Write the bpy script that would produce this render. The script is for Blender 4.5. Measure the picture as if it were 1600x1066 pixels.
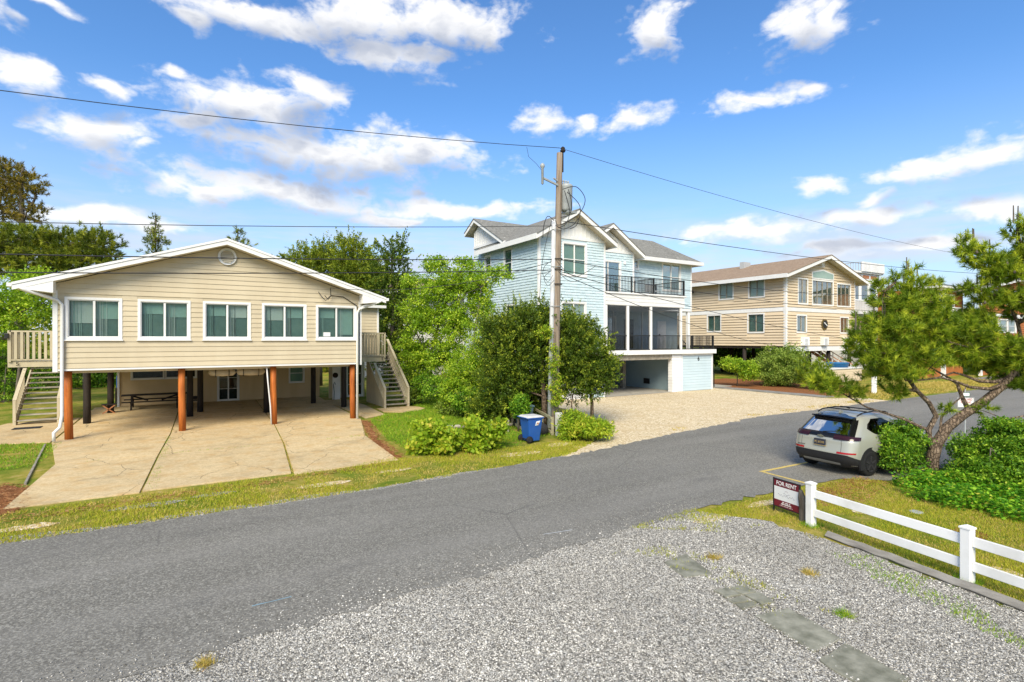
import bpy, math, random
import numpy as np
from mathutils import Vector, Matrix
R_ = math.radians
random.seed(7)
rng = np.random.default_rng(11)
sc = bpy.context.scene
for o in list(bpy.data.objects):
    bpy.data.objects.remove(o)

# ------------------------------------------------------------------ camera, sky, sun, exposure
CAM_Z = 3.65
YAW = math.atan2(1380, 847)                    # street direction measured from the view axis
FWD = (math.cos(YAW), math.sin(YAW)); RGT = (math.sin(YAW), -math.cos(YAW))
cam = bpy.data.cameras.new('camera'); cam.lens = 36*847/1600; cam.sensor_width = 36
cam.clip_start = .1; cam.clip_end = 3000; cam.shift_y = -2/1600
camo = bpy.data.objects.new('camera', cam); sc.collection.objects.link(camo)
camo.location = (0, 0, CAM_Z)
camo.rotation_euler = (math.pi/2, 0, -math.atan2(FWD[0], FWD[1]))
sc.camera = camo

SUN_EL, SUN_AZ = 40, 220          # azimuth of the sun, degrees clockwise from +Y: behind the viewer, a little left
SUN_STR, SUN_ANG = 3.2, 30
SKY_STR = .15
sc.view_settings.view_transform = 'Standard'; sc.view_settings.look = 'None'
sc.view_settings.gamma = 1; sc.view_settings.use_curve_mapping = False
sc.view_settings.exposure = .76

sun = bpy.data.lights.new('sun', 'SUN'); sun.energy = SUN_STR; sun.angle = R_(SUN_ANG); sun.color = (1, .90, .70)
suno = bpy.data.objects.new('sun', sun); sc.collection.objects.link(suno)
sd = Vector((math.sin(R_(SUN_AZ))*math.cos(R_(SUN_EL)), math.cos(R_(SUN_AZ))*math.cos(R_(SUN_EL)), math.sin(R_(SUN_EL))))
suno.rotation_euler = sd.to_track_quat('Z', 'Y').to_euler(); suno.location = sd*60

def spot(u, v, d):
    """world point seen at plate coordinates u, v at distance d along the view axis"""
    l = (u-800)/847*d
    return Vector((FWD[0]*d+RGT[0]*l, FWD[1]*d+RGT[1]*l, CAM_Z-(v-531)/847*d))

world = bpy.data.worlds.new('World'); sc.world = world; world.use_nodes = True
wt = world.node_tree; wt.nodes.clear()
def wn(t, **k):
    n = wt.nodes.new(t)
    for a, b in k.items(): setattr(n, a, b)
    return n
def wl(a, b): wt.links.new(a, b)
sky = wn('ShaderNodeTexSky'); sky.sky_type = 'NISHITA'; sky.sun_disc = False
sky.sun_elevation = R_(SUN_EL); sky.sun_rotation = R_(SUN_AZ); sky.air_density = 1.0; sky.dust_density = .6; sky.ozone_density = 2.0
geo = wn('ShaderNodeTexCoord')
sep = wn('ShaderNodeSeparateXYZ'); wl(geo.outputs['Generated'], sep.inputs[0])
def wmath(op, a, b=None, c=None, clamp=False):
    n = wn('ShaderNodeMath', operation=op); n.use_clamp = clamp
    for i, x in enumerate((a, b, c)):
        if x is None: continue
        if isinstance(x, (int, float)): n.inputs[i].default_value = x
        else: wl(x, n.inputs[i])
    return n.outputs[0]
az = wmath('ARCTAN2', sep.outputs[0], sep.outputs[1])
el = wmath('ARCSINE', sep.outputs[2])
ae = wn('ShaderNodeCombineXYZ'); wl(az, ae.inputs[0]); wl(el, ae.inputs[1])
def wnoise(scale, detail, rough, vec, w=0):
    m = wn('ShaderNodeMapping'); wl(vec, m.inputs[0]); m.inputs['Scale'].default_value = (1, 1.7, 1); m.inputs['Location'].default_value = (w, w*.7, w*.3)
    n = wn('ShaderNodeTexNoise'); n.inputs['Scale'].default_value = scale; n.inputs['Detail'].default_value = detail; n.inputs['Roughness'].default_value = rough
    wl(m.outputs[0], n.inputs[0]); return n
# cumulus of that afternoon: (azimuth, elevation) of each puff, from its bearing
PUFFS = [(420,28,130,32),(560,25,105,46),(680,28,115,40),(600,92,85,27),(655,88,42,26),(765,50,42,24),(312,38,26,22),
 (32,112,44,27),(160,125,40,24),(285,116,24,14),(170,212,82,33),(235,238,30,14),(395,168,115,36),(480,150,46,28),(330,196,62,18),
 (530,240,190,38),(650,240,92,36),(420,226,82,22),(435,298,165,26),(330,298,60,16),(70,6,40,12),(700,328,145,13),(590,341,72,11),(180,340,115,15),
 (1025,45,42,42),(1258,42,62,38),(1300,28,34,26),(1190,151,92,15),(1250,140,30,12),(845,191,32,20),(902,190,20,13),(978,185,40,20),
 (1480,258,112,24),(1548,238,66,24),(1400,276,40,13),(1286,290,46,14),(1351,318,25,12),(1535,322,86,18),(1180,362,130,17),(1100,368,60,10),
 (1335,342,95,12),(1460,380,160,13),(1300,388,85,11)]
def azel(u, v):
    p = spot(u, v, 1) - Vector((0, 0, CAM_Z))
    return math.atan2(p.x, p.y), math.atan2(p.z, math.hypot(p.x, p.y))
def field(vec, puffs, up=0.):
    acc = None
    for (u, v, rx, ry) in puffs:
        a, e = azel(u, v); a1, e1 = azel(u+rx, v); a2, e2 = azel(u, v-ry)
        sx, sy = 1/max(abs(a1-a), .01), 1/max(abs(e2-e), .006)
        n = wn('ShaderNodeVectorMath', operation='MULTIPLY_ADD'); wl(vec, n.inputs[0])
        n.inputs[1].default_value = (sx, sy, 0); n.inputs[2].default_value = (-a*sx, -(e+up)*sy, 0)
        ln = wn('ShaderNodeVectorMath', operation='LENGTH'); wl(n.outputs[0], ln.inputs[0])
        acc = ln.outputs['Value'] if acc is None else wmath('MINIMUM', acc, ln.outputs['Value'])
    return acc
bearing = math.atan2(FWD[0], FWD[1])
away = wmath('ABSOLUTE', wmath('SUBTRACT', az, bearing))
gate = wmath('MULTIPLY', wmath('SUBTRACT', 1.02, away), 8)
gate = wmath('MAXIMUM', wmath('MINIMUM', gate, wmath('MULTIPLY', wmath('SUBTRACT', .66, el), 8)), 0)
warp = wnoise(8, 2, .55, ae.outputs[0], 3)
ws = wn('ShaderNodeVectorMath', operation='SUBTRACT'); wl(warp.outputs['Color'], ws.inputs[0]); ws.inputs[1].default_value = (.5, .5, .5)
wm = wn('ShaderNodeVectorMath', operation='MULTIPLY_ADD'); wl(ws.outputs[0], wm.inputs[0]); wm.inputs[1].default_value = (.12, .065, 0); wl(ae.outputs[0], wm.inputs[2])
gen = wnoise(5.5, 4, .58, wm.outputs[0], 21)              # the same broken cumulus round the rest of the sky
gd = wmath('ADD', wmath('MULTIPLY_ADD', gen.outputs[0], -14, 9.0), gate)
fine = wnoise(15, 6, .62, ae.outputs[0], 8); bil = wnoise(26, 2, .5, wm.outputs[0], 5)
fd = wmath('MULTIPLY_ADD', fine.outputs[0], 2.7, -1.5)
fd = wmath('ADD', fd, wmath('MULTIPLY', wmath('ABSOLUTE', wmath('SUBTRACT', bil.outputs[0], .5)), -1.7))
dd = wmath('ADD', wmath('MINIMUM', wmath('MINIMUM', field(wm.outputs[0], PUFFS), 2.6), gd), fd)
# the same puffs looked at a little higher up: where cloud still lies above, the underside is in shade
du = wmath('ADD', wmath('MINIMUM', field(wm.outputs[0], PUFFS, -.040), wmath('ADD', gd, .5)), wmath('MULTIPLY', fd, .6))
alpha = wn('ShaderNodeMapRange', interpolation_type='SMOOTHSTEP'); wl(dd, alpha.inputs[0])
alpha.inputs[1].default_value = 1.16; alpha.inputs[2].default_value = .05; alpha.inputs[3].default_value = 0; alpha.inputs[4].default_value = .98
above = wn('ShaderNodeMapRange', interpolation_type='SMOOTHSTEP'); wl(du, above.inputs[0]); above.inputs[1].default_value = 1.35; above.inputs[2].default_value = .05
soft = wnoise(12, 2, .5, ae.outputs[0], 15)
shn = wmath('MULTIPLY', above.outputs[0], wmath('MULTIPLY_ADD', soft.outputs[0], 1.2, .25, clamp=True))
ccol = wn('ShaderNodeMix', data_type='RGBA'); wl(shn, ccol.inputs[0])
CLOUD = 1/SKY_STR
ccol.inputs[6].default_value = (.66*CLOUD, .655*CLOUD, .65*CLOUD, 1); ccol.inputs[7].default_value = (.27*CLOUD, .305*CLOUD, .385*CLOUD, 1)
# hazy brightening towards the horizon and the colour of the air
tint = wn('ShaderNodeMix', data_type='RGBA', blend_type='MULTIPLY'); tint.inputs[0].default_value = 1
hs = wn('ShaderNodeHueSaturation'); hs.inputs['Saturation'].default_value = 1.15; wl(sky.outputs[0], hs.inputs['Color'])
wl(hs.outputs[0], tint.inputs[6]); tint.inputs[7].default_value = (.60, .75, .88, 1)
hz = wn('ShaderNodeMapRange', interpolation_type='SMOOTHSTEP'); wl(el, hz.inputs[0]); hz.inputs[1].default_value = .42; hz.inputs[2].default_value = -.02; hz.inputs[4].default_value = .72
airy = wn('ShaderNodeMix', data_type='RGBA'); wl(hz.outputs[0], airy.inputs[0]); wl(tint.outputs[2], airy.inputs[6]); airy.inputs[7].default_value = (.37/SKY_STR, .445/SKY_STR, .56/SKY_STR, 1)
mixc = wn('ShaderNodeMix', data_type='RGBA'); wl(alpha.outputs[0], mixc.inputs[0]); wl(tint.outputs[2], mixc.inputs[6]); wl(ccol.outputs[2], mixc.inputs[7])
# thin layered cloud low over the sea, all round the horizon
bm_ = wn('ShaderNodeMapping'); wl(ae.outputs[0], bm_.inputs[0]); bm_.inputs['Scale'].default_value = (3.2, 24, 1)
bn = wn('ShaderNodeTexNoise'); bn.inputs['Scale'].default_value = 1; bn.inputs['Detail'].default_value = 4; bn.inputs['Roughness'].default_value = .6; wl(bm_.outputs[0], bn.inputs[0])
ba = wn('ShaderNodeMapRange', interpolation_type='SMOOTHSTEP'); wl(bn.outputs[0], ba.inputs[0]); ba.inputs[1].default_value = .36; ba.inputs[2].default_value = .62; ba.inputs[4].default_value = .85
bf = wn('ShaderNodeMapRange', interpolation_type='SMOOTHSTEP'); wl(el, bf.inputs[0]); bf.inputs[1].default_value = .27; bf.inputs[2].default_value = .10
bcol = wn('ShaderNodeMix', data_type='RGBA'); wl(soft.outputs[0], bcol.inputs[0]); bcol.inputs[6].default_value = (.34*CLOUD, .38*CLOUD, .47*CLOUD, 1); bcol.inputs[7].default_value = (.56*CLOUD, .57*CLOUD, .60*CLOUD, 1)
mixb = wn('ShaderNodeMix', data_type='RGBA'); wl(wmath('MULTIPLY', ba.outputs[0], bf.outputs[0]), mixb.inputs[0]); wl(airy.outputs[2], mixb.inputs[6]); wl(bcol.outputs[2], mixb.inputs[7]); wl(mixb.outputs[2], mixc.inputs[6])
bg = wn('ShaderNodeBackground'); wl(mixc.outputs[2], bg.inputs[0]); bg.inputs[1].default_value = SKY_STR
wo = wn('ShaderNodeOutputWorld'); wl(bg.outputs[0], wo.inputs[0])
world.cycles.sampling_method = 'MANUAL'; world.cycles.sample_map_resolution = 512

# ------------------------------------------------------------------ helpers
COL = sc.collection
WPOS = {}
def tag(o, label=None, cat=None, group=None, kind=None):
    if label: o['label'] = label
    if cat: o['category'] = cat
    if group: o['group'] = group
    if kind: o['kind'] = kind
    return o
def attach(o, parent, loc=(0, 0, 0)):
    """link o so that its origin sits at the world place loc, under parent"""
    COL.objects.link(o); loc = Vector(loc)
    WPOS[o.name] = loc
    if parent is not None:
        o.parent = parent; o.location = loc - WPOS[parent.name]
    else: o.location = loc
    return o
def thing(name, loc, label, cat, group=None, rz=0):
    o = bpy.data.objects.new(name, None); o.empty_display_size = .2
    attach(o, None, loc); tag(o, label, cat, group); o.rotation_euler.z = rz
    return o
class MB:
    def __init__(s): s.v = []; s.f = []
    def add(s, vs, fs):
        n = len(s.v); s.v += [tuple(p) for p in vs]; s.f += [tuple(i+n for i in f) for f in fs]; return s
    def box(s, x0, x1, y0, y1, z0, z1):
        return s.add([(x0,y0,z0),(x1,y0,z0),(x1,y1,z0),(x0,y1,z0),(x0,y0,z1),(x1,y0,z1),(x1,y1,z1),(x0,y1,z1)],
                     [(0,3,2,1),(4,5,6,7),(0,1,5,4),(1,2,6,5),(2,3,7,6),(3,0,4,7)])
    def hexa(s, p):   # 8 points, bottom loop then top loop
        return s.add(p, [(0,3,2,1),(4,5,6,7),(0,1,5,4),(1,2,6,5),(2,3,7,6),(3,0,4,7)])
    def prism(s, loop, vec):
        n = len(loop); vec = Vector(vec); a = [Vector(p) for p in loop]; b = [p+vec for p in a]
        fs = [tuple(range(n-1, -1, -1)), tuple(range(n, 2*n))] + [(i, (i+1) % n, n+(i+1) % n, n+i) for i in range(n)]
        return s.add(a+b, fs)
    def beam(s, p, q, w, h, up=(0, 0, 1)):
        p, q = Vector(p), Vector(q); d = (q-p).normalized(); up = Vector(up)
        a = d.cross(up)
        if a.length < 1e-4: a = d.cross(Vector((1, 0, 0)))
        a.normalize(); b = a.cross(d).normalized(); a *= w/2; b *= h/2
        return s.hexa([p-a-b, p+a-b, p+a+b, p-a+b, q-a-b, q+a-b, q+a+b, q-a+b])
    def tube(s, pts, rad, n=8, cap=True):
        pts = [Vector(p) for p in pts]; k = len(pts)
        if isinstance(rad, (int, float)): rad = [rad]*k
        vs = []; ref = None
        for i, p in enumerate(pts):
            d = (pts[min(i+1, k-1)] - pts[max(i-1, 0)]).normalized()
            if ref is None:
                ref = d.cross(Vector((0, 0, 1)))
                if ref.length < .1: ref = d.cross(Vector((1, 0, 0)))
            a = (ref - d*ref.dot(d)).normalized(); b = d.cross(a); ref = a
            for j in range(n):
                t = 2*math.pi*j/n; vs.append(p + (a*math.cos(t)+b*math.sin(t))*rad[i])
        fs = [(i*n+j, i*n+(j+1) % n, (i+1)*n+(j+1) % n, (i+1)*n+j) for i in range(k-1) for j in range(n)]
        if cap: fs += [tuple(range(n-1, -1, -1)), tuple(range((k-1)*n, k*n))]
        return s.add(vs, fs)
    def lathe(s, prof, c, n=20, axis='z', cap=True):
        vs = []; k = len(prof)
        for r, h in prof:
            for j in range(n):
                t = 2*math.pi*j/n; a, b = r*math.cos(t), r*math.sin(t)
                vs.append(Vector(c)+Vector({'z': (a, b, h), 'y': (a, h, b), 'x': (h, a, b)}[axis]))
        fs = [(i*n+j, i*n+(j+1) % n, (i+1)*n+(j+1) % n, (i+1)*n+j) for i in range(k-1) for j in range(n)]
        if cap: fs += [tuple(range(n-1, -1, -1)), tuple(range((k-1)*n, k*n))]
        return s.add(vs, fs)
    def mesh(s, name, mat, smooth=False):
        m = bpy.data.meshes.new(name); m.from_pydata(s.v, [], s.f); m.materials.append(MAT[mat] if isinstance(mat, str) else mat)
        if smooth: m.polygons.foreach_set('use_smooth', [True]*len(m.polygons))
        return m
    def build(s, name, mat, parent=None, smooth=False, kind=None, bevel=0):
        o = bpy.data.objects.new(name, s.mesh(name, mat, smooth)); attach(o, parent)
        if kind: o['kind'] = kind
        if bevel:
            b = o.modifiers.new('bevel', 'BEVEL'); b.width = bevel; b.segments = 2; b.limit_method = 'ANGLE'
        return o
def shared(name, mesh, parent, loc, rz=0):
    o = bpy.data.objects.new(name, mesh); attach(o, parent, loc); o.rotation_euler.z = rz; return o
def bx(name, mat, parent, *c, **k): return MB().box(*c).build(name, mat, parent, **k)

# ------------------------------------------------------------------ procedural materials
MAT = {}
class NT:
    def __init__(s, name):
        m = bpy.data.materials.new(name); m.use_nodes = True; s.m = m; s.t = m.node_tree; s.t.nodes.clear(); MAT[name] = m
        s.out = s.n('ShaderNodeOutputMaterial')
        s.pos = s.n('ShaderNodeNewGeometry').outputs['Position']
    def n(s, t, **k):
        x = s.t.nodes.new(t)
        for a, b in k.items(): setattr(x, a, b)
        return x
    def l(s, a, b): s.t.links.new(a, b)
    def put(s, v, sock):
        if hasattr(v, 'is_output'): s.l(v, sock)
        elif isinstance(v, tuple) and len(v) == 3 and sock.type == 'RGBA': sock.default_value = (*v, 1)
        else: sock.default_value = v
    def map(s, scale=(1, 1, 1), loc=(0, 0, 0), rot=(0, 0, 0), vec=None):
        m = s.n('ShaderNodeMapping'); s.l(vec or s.pos, m.inputs[0]); m.inputs['Scale'].default_value = scale; m.inputs['Location'].default_value = loc; m.inputs['Rotation'].default_value = rot
        return m.outputs[0]
    def noise(s, scale, detail=4, rough=.55, vec=None, out=0):
        n = s.n('ShaderNodeTexNoise'); n.inputs['Scale'].default_value = scale; n.inputs['Detail'].default_value = detail; n.inputs['Roughness'].default_value = rough
        s.l(vec or s.pos, n.inputs[0]); return n.outputs[out]
    def voro(s, scale, vec=None, feature='F1', out='Distance', rnd=1):
        n = s.n('ShaderNodeTexVoronoi', feature=feature); n.inputs['Scale'].default_value = scale; n.inputs['Randomness'].default_value = rnd
        s.l(vec or s.pos, n.inputs[0]); return n.outputs[out]
    def ramp(s, fac, stops):
        r = s.n('ShaderNodeValToRGB'); s.put(fac, r.inputs[0]); e = r.color_ramp.elements
        while len(e) > len(stops): e.remove(e[-1])
        while len(e) < len(stops): e.new(.5)
        for q, (p, c) in zip(e, stops): q.position = p; q.color = (*c, 1) if len(c) == 3 else c
        return r.outputs[0]
    def mix(s, fac, a, b, mode='MIX'):
        m = s.n('ShaderNodeMix', data_type='RGBA', blend_type=mode); s.put(fac, m.inputs[0]); s.put(a, m.inputs[6]); s.put(b, m.inputs[7]); return m.outputs[2]
    def math(s, op, a, b=None, clamp=False):
        m = s.n('ShaderNodeMath', operation=op); m.use_clamp = clamp; s.put(a, m.inputs[0])
        if b is not None: s.put(b, m.inputs[1])
        return m.outputs[0]
    def rand(s): return s.n('ShaderNodeObjectInfo').outputs['Random']
    def bright(s, col, fac, lo, hi):
        v = s.n('ShaderNodeMapRange'); s.l(fac, v.inputs[0]); v.inputs[3].default_value = lo; v.inputs[4].default_value = hi
        h = s.n('ShaderNodeHueSaturation'); s.l(v.outputs[0], h.inputs['Value']); s.put(col, h.inputs['Color']); return h.outputs[0]
    def bump(s, h, strength=.3, dist=.01, nrm=None):
        b = s.n('ShaderNodeBump'); b.inputs['Strength'].default_value = strength; b.inputs['Distance'].default_value = dist; s.l(h, b.inputs['Height'])
        if nrm is not None: s.l(nrm, b.inputs['Normal'])
        return b.outputs[0]
    def bsdf(s, col, rough=.7, nrm=None, metal=0, spec=.3, coat=0, trans=0):
        p = s.n('ShaderNodeBsdfPrincipled'); s.put(col, p.inputs['Base Color']); s.put(rough, p.inputs['Roughness']); s.put(metal, p.inputs['Metallic'])
        p.inputs['Specular IOR Level'].default_value = spec; p.inputs['Coat Weight'].default_value = coat
        if nrm is not None: s.l(nrm, p.inputs['Normal'])
        s.l(p.outputs[0], s.out.inputs[0]); return p
def M(name, c, c2=None, scale=3, rough=.7, bump=0, bscale=40, stretch=(1, 1, 1), var=.06, metal=0, spec=.3, coat=0, dirt=None):
    t = NT(name); v = t.map(stretch); n = t.noise(scale, 5, .6, v)
    c2 = c2 or tuple(x*.86 for x in c)
    col = t.ramp(n, [(.32, c2), (.68, c)])
    if dirt: col = t.mix(t.math('MULTIPLY', t.ramp(t.noise(1.3, 6, .65, t.map(loc=(5, 3, 1))), [(.44, (0, 0, 0)), (.7, (1, 1, 1))]), .62), col, dirt)
    if var: col = t.bright(col, t.rand(), 1-var, 1+var)
    nr = t.bump(t.noise(bscale, 4, .6, v), bump, .01) if bump else None
    t.bsdf(col, rough, nr, metal, spec, coat); return t.m

M('white_trim', (.80, .79, .77), (.72, .71, .69), 2, .5, .1, 30)
M('white_vinyl', (.86, .86, .85), (.82, .81, .79), 1.2, .38, .03, 20, spec=.4, dirt=(.62, .60, .54))
M('beige_siding', (.58, .50, .355), (.525, .445, .31), 1.4, .75, .25, 26, (1, 1, .25), var=.035)
M('beige_wood', (.54, .47, .33), (.45, .39, .27), 5, .75, .25, 40, (1, 1, .3), var=.05)
M('tan_siding', (.66, .535, .375), (.61, .49, .335), .9, .7, .15, 20, var=.03)
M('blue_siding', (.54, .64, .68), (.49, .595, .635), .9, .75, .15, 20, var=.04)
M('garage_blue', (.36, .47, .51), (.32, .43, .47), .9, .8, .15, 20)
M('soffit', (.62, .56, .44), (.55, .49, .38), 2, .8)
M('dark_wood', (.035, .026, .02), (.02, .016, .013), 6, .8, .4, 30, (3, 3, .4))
M('post_wood', (.56, .17, .028), (.30, .075, .016), 3, .6, .5, 26, (4, 4, .35), var=.1)
M('weathered_wood', (.40, .36, .29), (.24, .21, .165), 4, .85, .5, 40, (1, 1, 1), var=.12)
M('green_wood', (.40, .37, .24), (.26, .24, .15), 5, .85, .5, 40, var=.12)
M('pole_wood', (.35, .285, .22), (.17, .125, .09), 3, .9, .8, 24, (8, 8, .22), var=0)
M('black_metal', (.014, .014, .015), (.02, .02, .02), 8, .4, spec=.5)
M('grey_metal', (.38, .40, .40), (.32, .34, .34), 6, .45, spec=.5)
M('conduit', (.58, .59, .60), (.48, .49, .50), 2, .5, dirt=(.36, .34, .3))
M('rubber', (.012, .012, .012), (.02, .02, .02), 20, .75, .2, 60)
M('bin_blue', (.010, .085, .36), (.008, .07, .31), 3, .42, .05, 60, spec=.45, dirt=(.03, .1, .28))
M('bin_grey', (.10, .16, .19), (.08, .13, .155), 3, .5)
M('lid_white', (.62, .62, .60), (.5, .5, .47), 6, .6)
M('wire', (.03, .03, .033), None, 4, .6)
M('brass', (.30, .22, .08), (.12, .085, .03), 20, .4, metal=.6)
M('charcoal', (.03, .03, .032), (.02, .02, .022), 30, .9, .4, 90)
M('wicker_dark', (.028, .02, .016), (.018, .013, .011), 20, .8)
M('canvas', (.50, .44, .32), (.36, .31, .22), 5, .9, .3, 60)
M('timber_grey', (.33, .31, .275), (.17, .155, .135), 3, .9, .7, 40, (3, .5, 3), var=0)
M('rust_wood', (.46, .20, .10), (.34, .14, .06), 4, .75)
M('pool_blue', (.02, .15, .34), (.015, .12, .28), 3, .45)

M('bark_grey', (.17, .145, .115), (.075, .062, .048), 6, .95, .8, 30, (2, 2, .5), var=0)
M('sign_red', (.155, .012, .026), None, 3, .4, spec=.4)
M('sign_white', (.76, .76, .75), (.72, .72, .72), 3, .4)
M('letter_white', (.82, .80, .78), None, 3, .5)
M('letter_grey', (.30, .30, .33), None, 3, .5)
M('letter_red', (.42, .04, .04), None, 3, .5)
M('sign_green', (.02, .12, .075), None, 3, .4)
M('letter_black', (.02, .02, .02), None, 3, .5)
M('orange_siding', (.46, .165, .05), (.34, .115, .03), 1.5, .75, .3, 30, (1, 1, .3))
M('plaster_pale', (.62, .60, .57), (.56, .54, .5), 1, .8)
M('far_grey', (.42, .43, .43), (.36, .37, .37), 1, .8)
M('rope', (.45, .38, .24), None, 30, .9)
M('paint_blue', (.24, .36, .42), None, 9, .7)
M('plate_dark', (.035, .04, .06), None, 9, .5)
M('plate_gold', (.42, .30, .12), None, 9, .5)
M('slate_grey', (.31, .30, .235), (.14, .14, .10), 5, .8, .5, 30, var=.08)
M('blind_teal', (.17, .245, .225), (.10, .16, .15), 1.1, .85, var=.1)
M('under_siding', (.66, .50, .29), (.58, .43, .24), 1.4, .75, .25, 26, (1, 1, .25))  # brown-tan wall colour, lightened to make up for weak light under the house
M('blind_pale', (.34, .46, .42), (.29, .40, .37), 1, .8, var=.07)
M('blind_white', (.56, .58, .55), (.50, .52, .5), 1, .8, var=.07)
M('room_dark', (.02, .025, .026), (.03, .035, .035), 1, .9)
M('curtain_tan', (.36, .33, .27), (.14, .14, .12), 2.2, .9, stretch=(9, 9, .2))

def glass(name, tint, refl=.10):
    t = NT(name); tr = t.n('ShaderNodeBsdfTransparent'); tr.inputs[0].default_value = (*tint, 1)
    gl = t.n('ShaderNodeBsdfGlossy'); gl.inputs['Roughness'].default_value = .03
    wob = t.bump(t.noise(1.1, 2, .5), .06, .05); t.l(wob, gl.inputs['Normal'])
    lw = t.n('ShaderNodeFresnel'); lw.inputs[0].default_value = 1.5
    f = t.math('MULTIPLY', lw.outputs[0], refl, True)
    mx = t.n('ShaderNodeMixShader'); t.l(f, mx.inputs[0]); t.l(tr.outputs[0], mx.inputs[1]); t.l(gl.outputs[0], mx.inputs[2]); t.l(mx.outputs[0], t.out.inputs[0])
glass('window_glass', (.86, .92, .90), .42)
glass('screen_mesh', (.66, .66, .66), .15)
glass('car_glass', (.10, .15, .15), 1.3)

def shingle_roof(name, a, b, c):
    t = NT(name); n = t.noise(7, 4, .75); n2 = t.noise(1.2, 4, .6)
    col = t.ramp(n, [(.3, a), (.55, b), (.75, c)]); col = t.bright(col, n2, .8, 1.2)
    z = t.n('ShaderNodeSeparateXYZ'); t.l(t.pos, z.inputs[0])
    saw = t.math('FRACT', t.math('MULTIPLY', z.outputs[2], 9))
    t.bsdf(col, .95, t.bump(t.math('ADD', saw, t.math('MULTIPLY', n, .8)), .7, .03), spec=.15)
shingle_roof('roof_grey', (.13, .127, .115), (.23, .225, .205), (.36, .35, .32))
shingle_roof('roof_brown', (.19, .125, .08), (.32, .235, .165), (.44, .355, .27))

def shingle_wall(name, a, b):
    t = NT(name); at = t.n('ShaderNodeAttribute'); at.attribute_name = 'tint'
    col = t.mix(at.outputs['Fac'], a, b); col = t.bright(col, t.noise(.7, 4, .6), .93, 1.07)
    t.bsdf(col, .8, t.bump(t.noise(22, 3, .6, t.map((3, 3, .5))), .25, .01), spec=.2)
shingle_wall('shingle_blue', (.49, .605, .645), (.56, .665, .70))

# ---- ground surfaces
t = NT('asphalt')
f = t.noise(40, 4, .75); v = t.voro(48, out='Color'); sp = t.n('ShaderNodeSeparateColor'); t.l(v, sp.inputs[0])
base = t.ramp(f, [(.30, (.095, .09, .076)), (.52, (.20, .188, .157)), (.74, (.39, .365, .31))])
base = t.mix(.5, base, t.ramp(sp.outputs[0], [(0, (.065, .06, .052)), (.6, (.18, .17, .145)), (1, (.44, .42, .365))]))
big = t.noise(.35, 5, .6, t.map((.25, 1, 1))); base = t.bright(base, big, .6, 1.38)
wear = t.ramp(t.noise(.8, 6, .6, t.map((.06, 1.1, 1))), [(.44, (0, 0, 0)), (.66, (1, 1, 1))])
base = t.mix(t.math('MULTIPLY', wear, .34), base, (.27, .255, .225))
cr = t.voro(.22, t.noise(1.2, 4, .6, out=1), 'DISTANCE_TO_EDGE')
crack = t.ramp(t.voro(.16, t.mix(.05, t.map((1, 1.6, 1)), t.noise(.9, 5, .7, out=1)), 'DISTANCE_TO_EDGE'), [(0, (1, 1, 1)), (.003, (0, 0, 0))])
cg = t.ramp(t.noise(.2, 3, .5, t.map(loc=(4, 9, 0))), [(.41, (0, 0, 0)), (.49, (1, 1, 1))])
base = t.mix(t.math('MULTIPLY', t.math('MULTIPLY', crack, cg), .42), base, (.05, .048, .045))
oil = t.ramp(t.noise(.9, 5, .6, t.map((.5, 1, 1), (7, 2, 0))), [(.62, (0, 0, 0)), (.74, (1, 1, 1))]); base = t.mix(t.math('MULTIPLY', oil, .35), base, (.07, .068, .064))
t.bsdf(base, .8, t.bump(t.math('ADD', f, sp.outputs[1]), .5, .012), spec=.35)

def pebbles(name, stops, scale, big=(.85, 1.15), sand=None, bump=.8):
    t = NT(name); v = t.n('ShaderNodeTexVoronoi'); v.inputs['Scale'].default_value = scale; t.l(t.pos, v.inputs[0])
    sp = t.n('ShaderNodeSeparateColor'); t.l(v.outputs['Color'], sp.inputs[0])
    col = t.ramp(sp.outputs[0], stops); col = t.bright(col, t.noise(.6, 5, .6), *big)
    if sand:
        m = t.ramp(t.noise(.9, 6, .62, t.map(loc=(3, 8, 0))), [(.5, (0, 0, 0)), (.66, (1, 1, 1))]); col = t.mix(t.math('MULTIPLY', m, .75), col, sand)
    t.bsdf(col, .92, t.bump(t.math('SUBTRACT', 1, v.outputs['Distance']), bump, .02), spec=.2)
pebbles('gravel', [(0, (.085, .08, .07)), (.35, (.21, .20, .175)), (.7, (.40, .38, .335)), (1, (.65, .625, .56))], 55, (.75, 1.15), bump=.5)
pebbles('shell_sand', [(0, (.40, .29, .155)), (.4, (.60, .475, .29)), (.75, (.70, .58, .385)), (1, (.82, .73, .55))], 20, (.9, 1.1), (.56, .43, .25), .5)

t = NT('aggregate_concrete')
f = t.mix(.55, t.noise(45, 4, .75), t.noise(13, 3, .7)); st = t.noise(.45, 6, .62); st2 = t.noise(1.7, 5, .65, t.map(loc=(9, 2, 0)))
c = t.ramp(f, [(.28, (.40, .285, .145)), (.52, (.62, .475, .265)), (.76, (.78, .64, .41))])
c = t.bright(c, st, .74, 1.16)
c = t.mix(t.math('MULTIPLY', t.ramp(st2, [(.48, (0, 0, 0)), (.68, (1, 1, 1))]), .55), c, (.50, .305, .11))
c = t.mix(t.math('MULTIPLY', t.ramp(t.noise(.7, 6, .7, t.map(loc=(2, 7, 0))), [(.52, (0, 0, 0)), (.68, (1, 1, 1))]), .5), c, (.27, .21, .12))
c = t.bright(c, t.rand(), .95, 1.05)
e = t.voro(.62, t.mix(.24, t.map(), t.noise(1.4, 5, .65, out=1)), 'DISTANCE_TO_EDGE')
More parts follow.
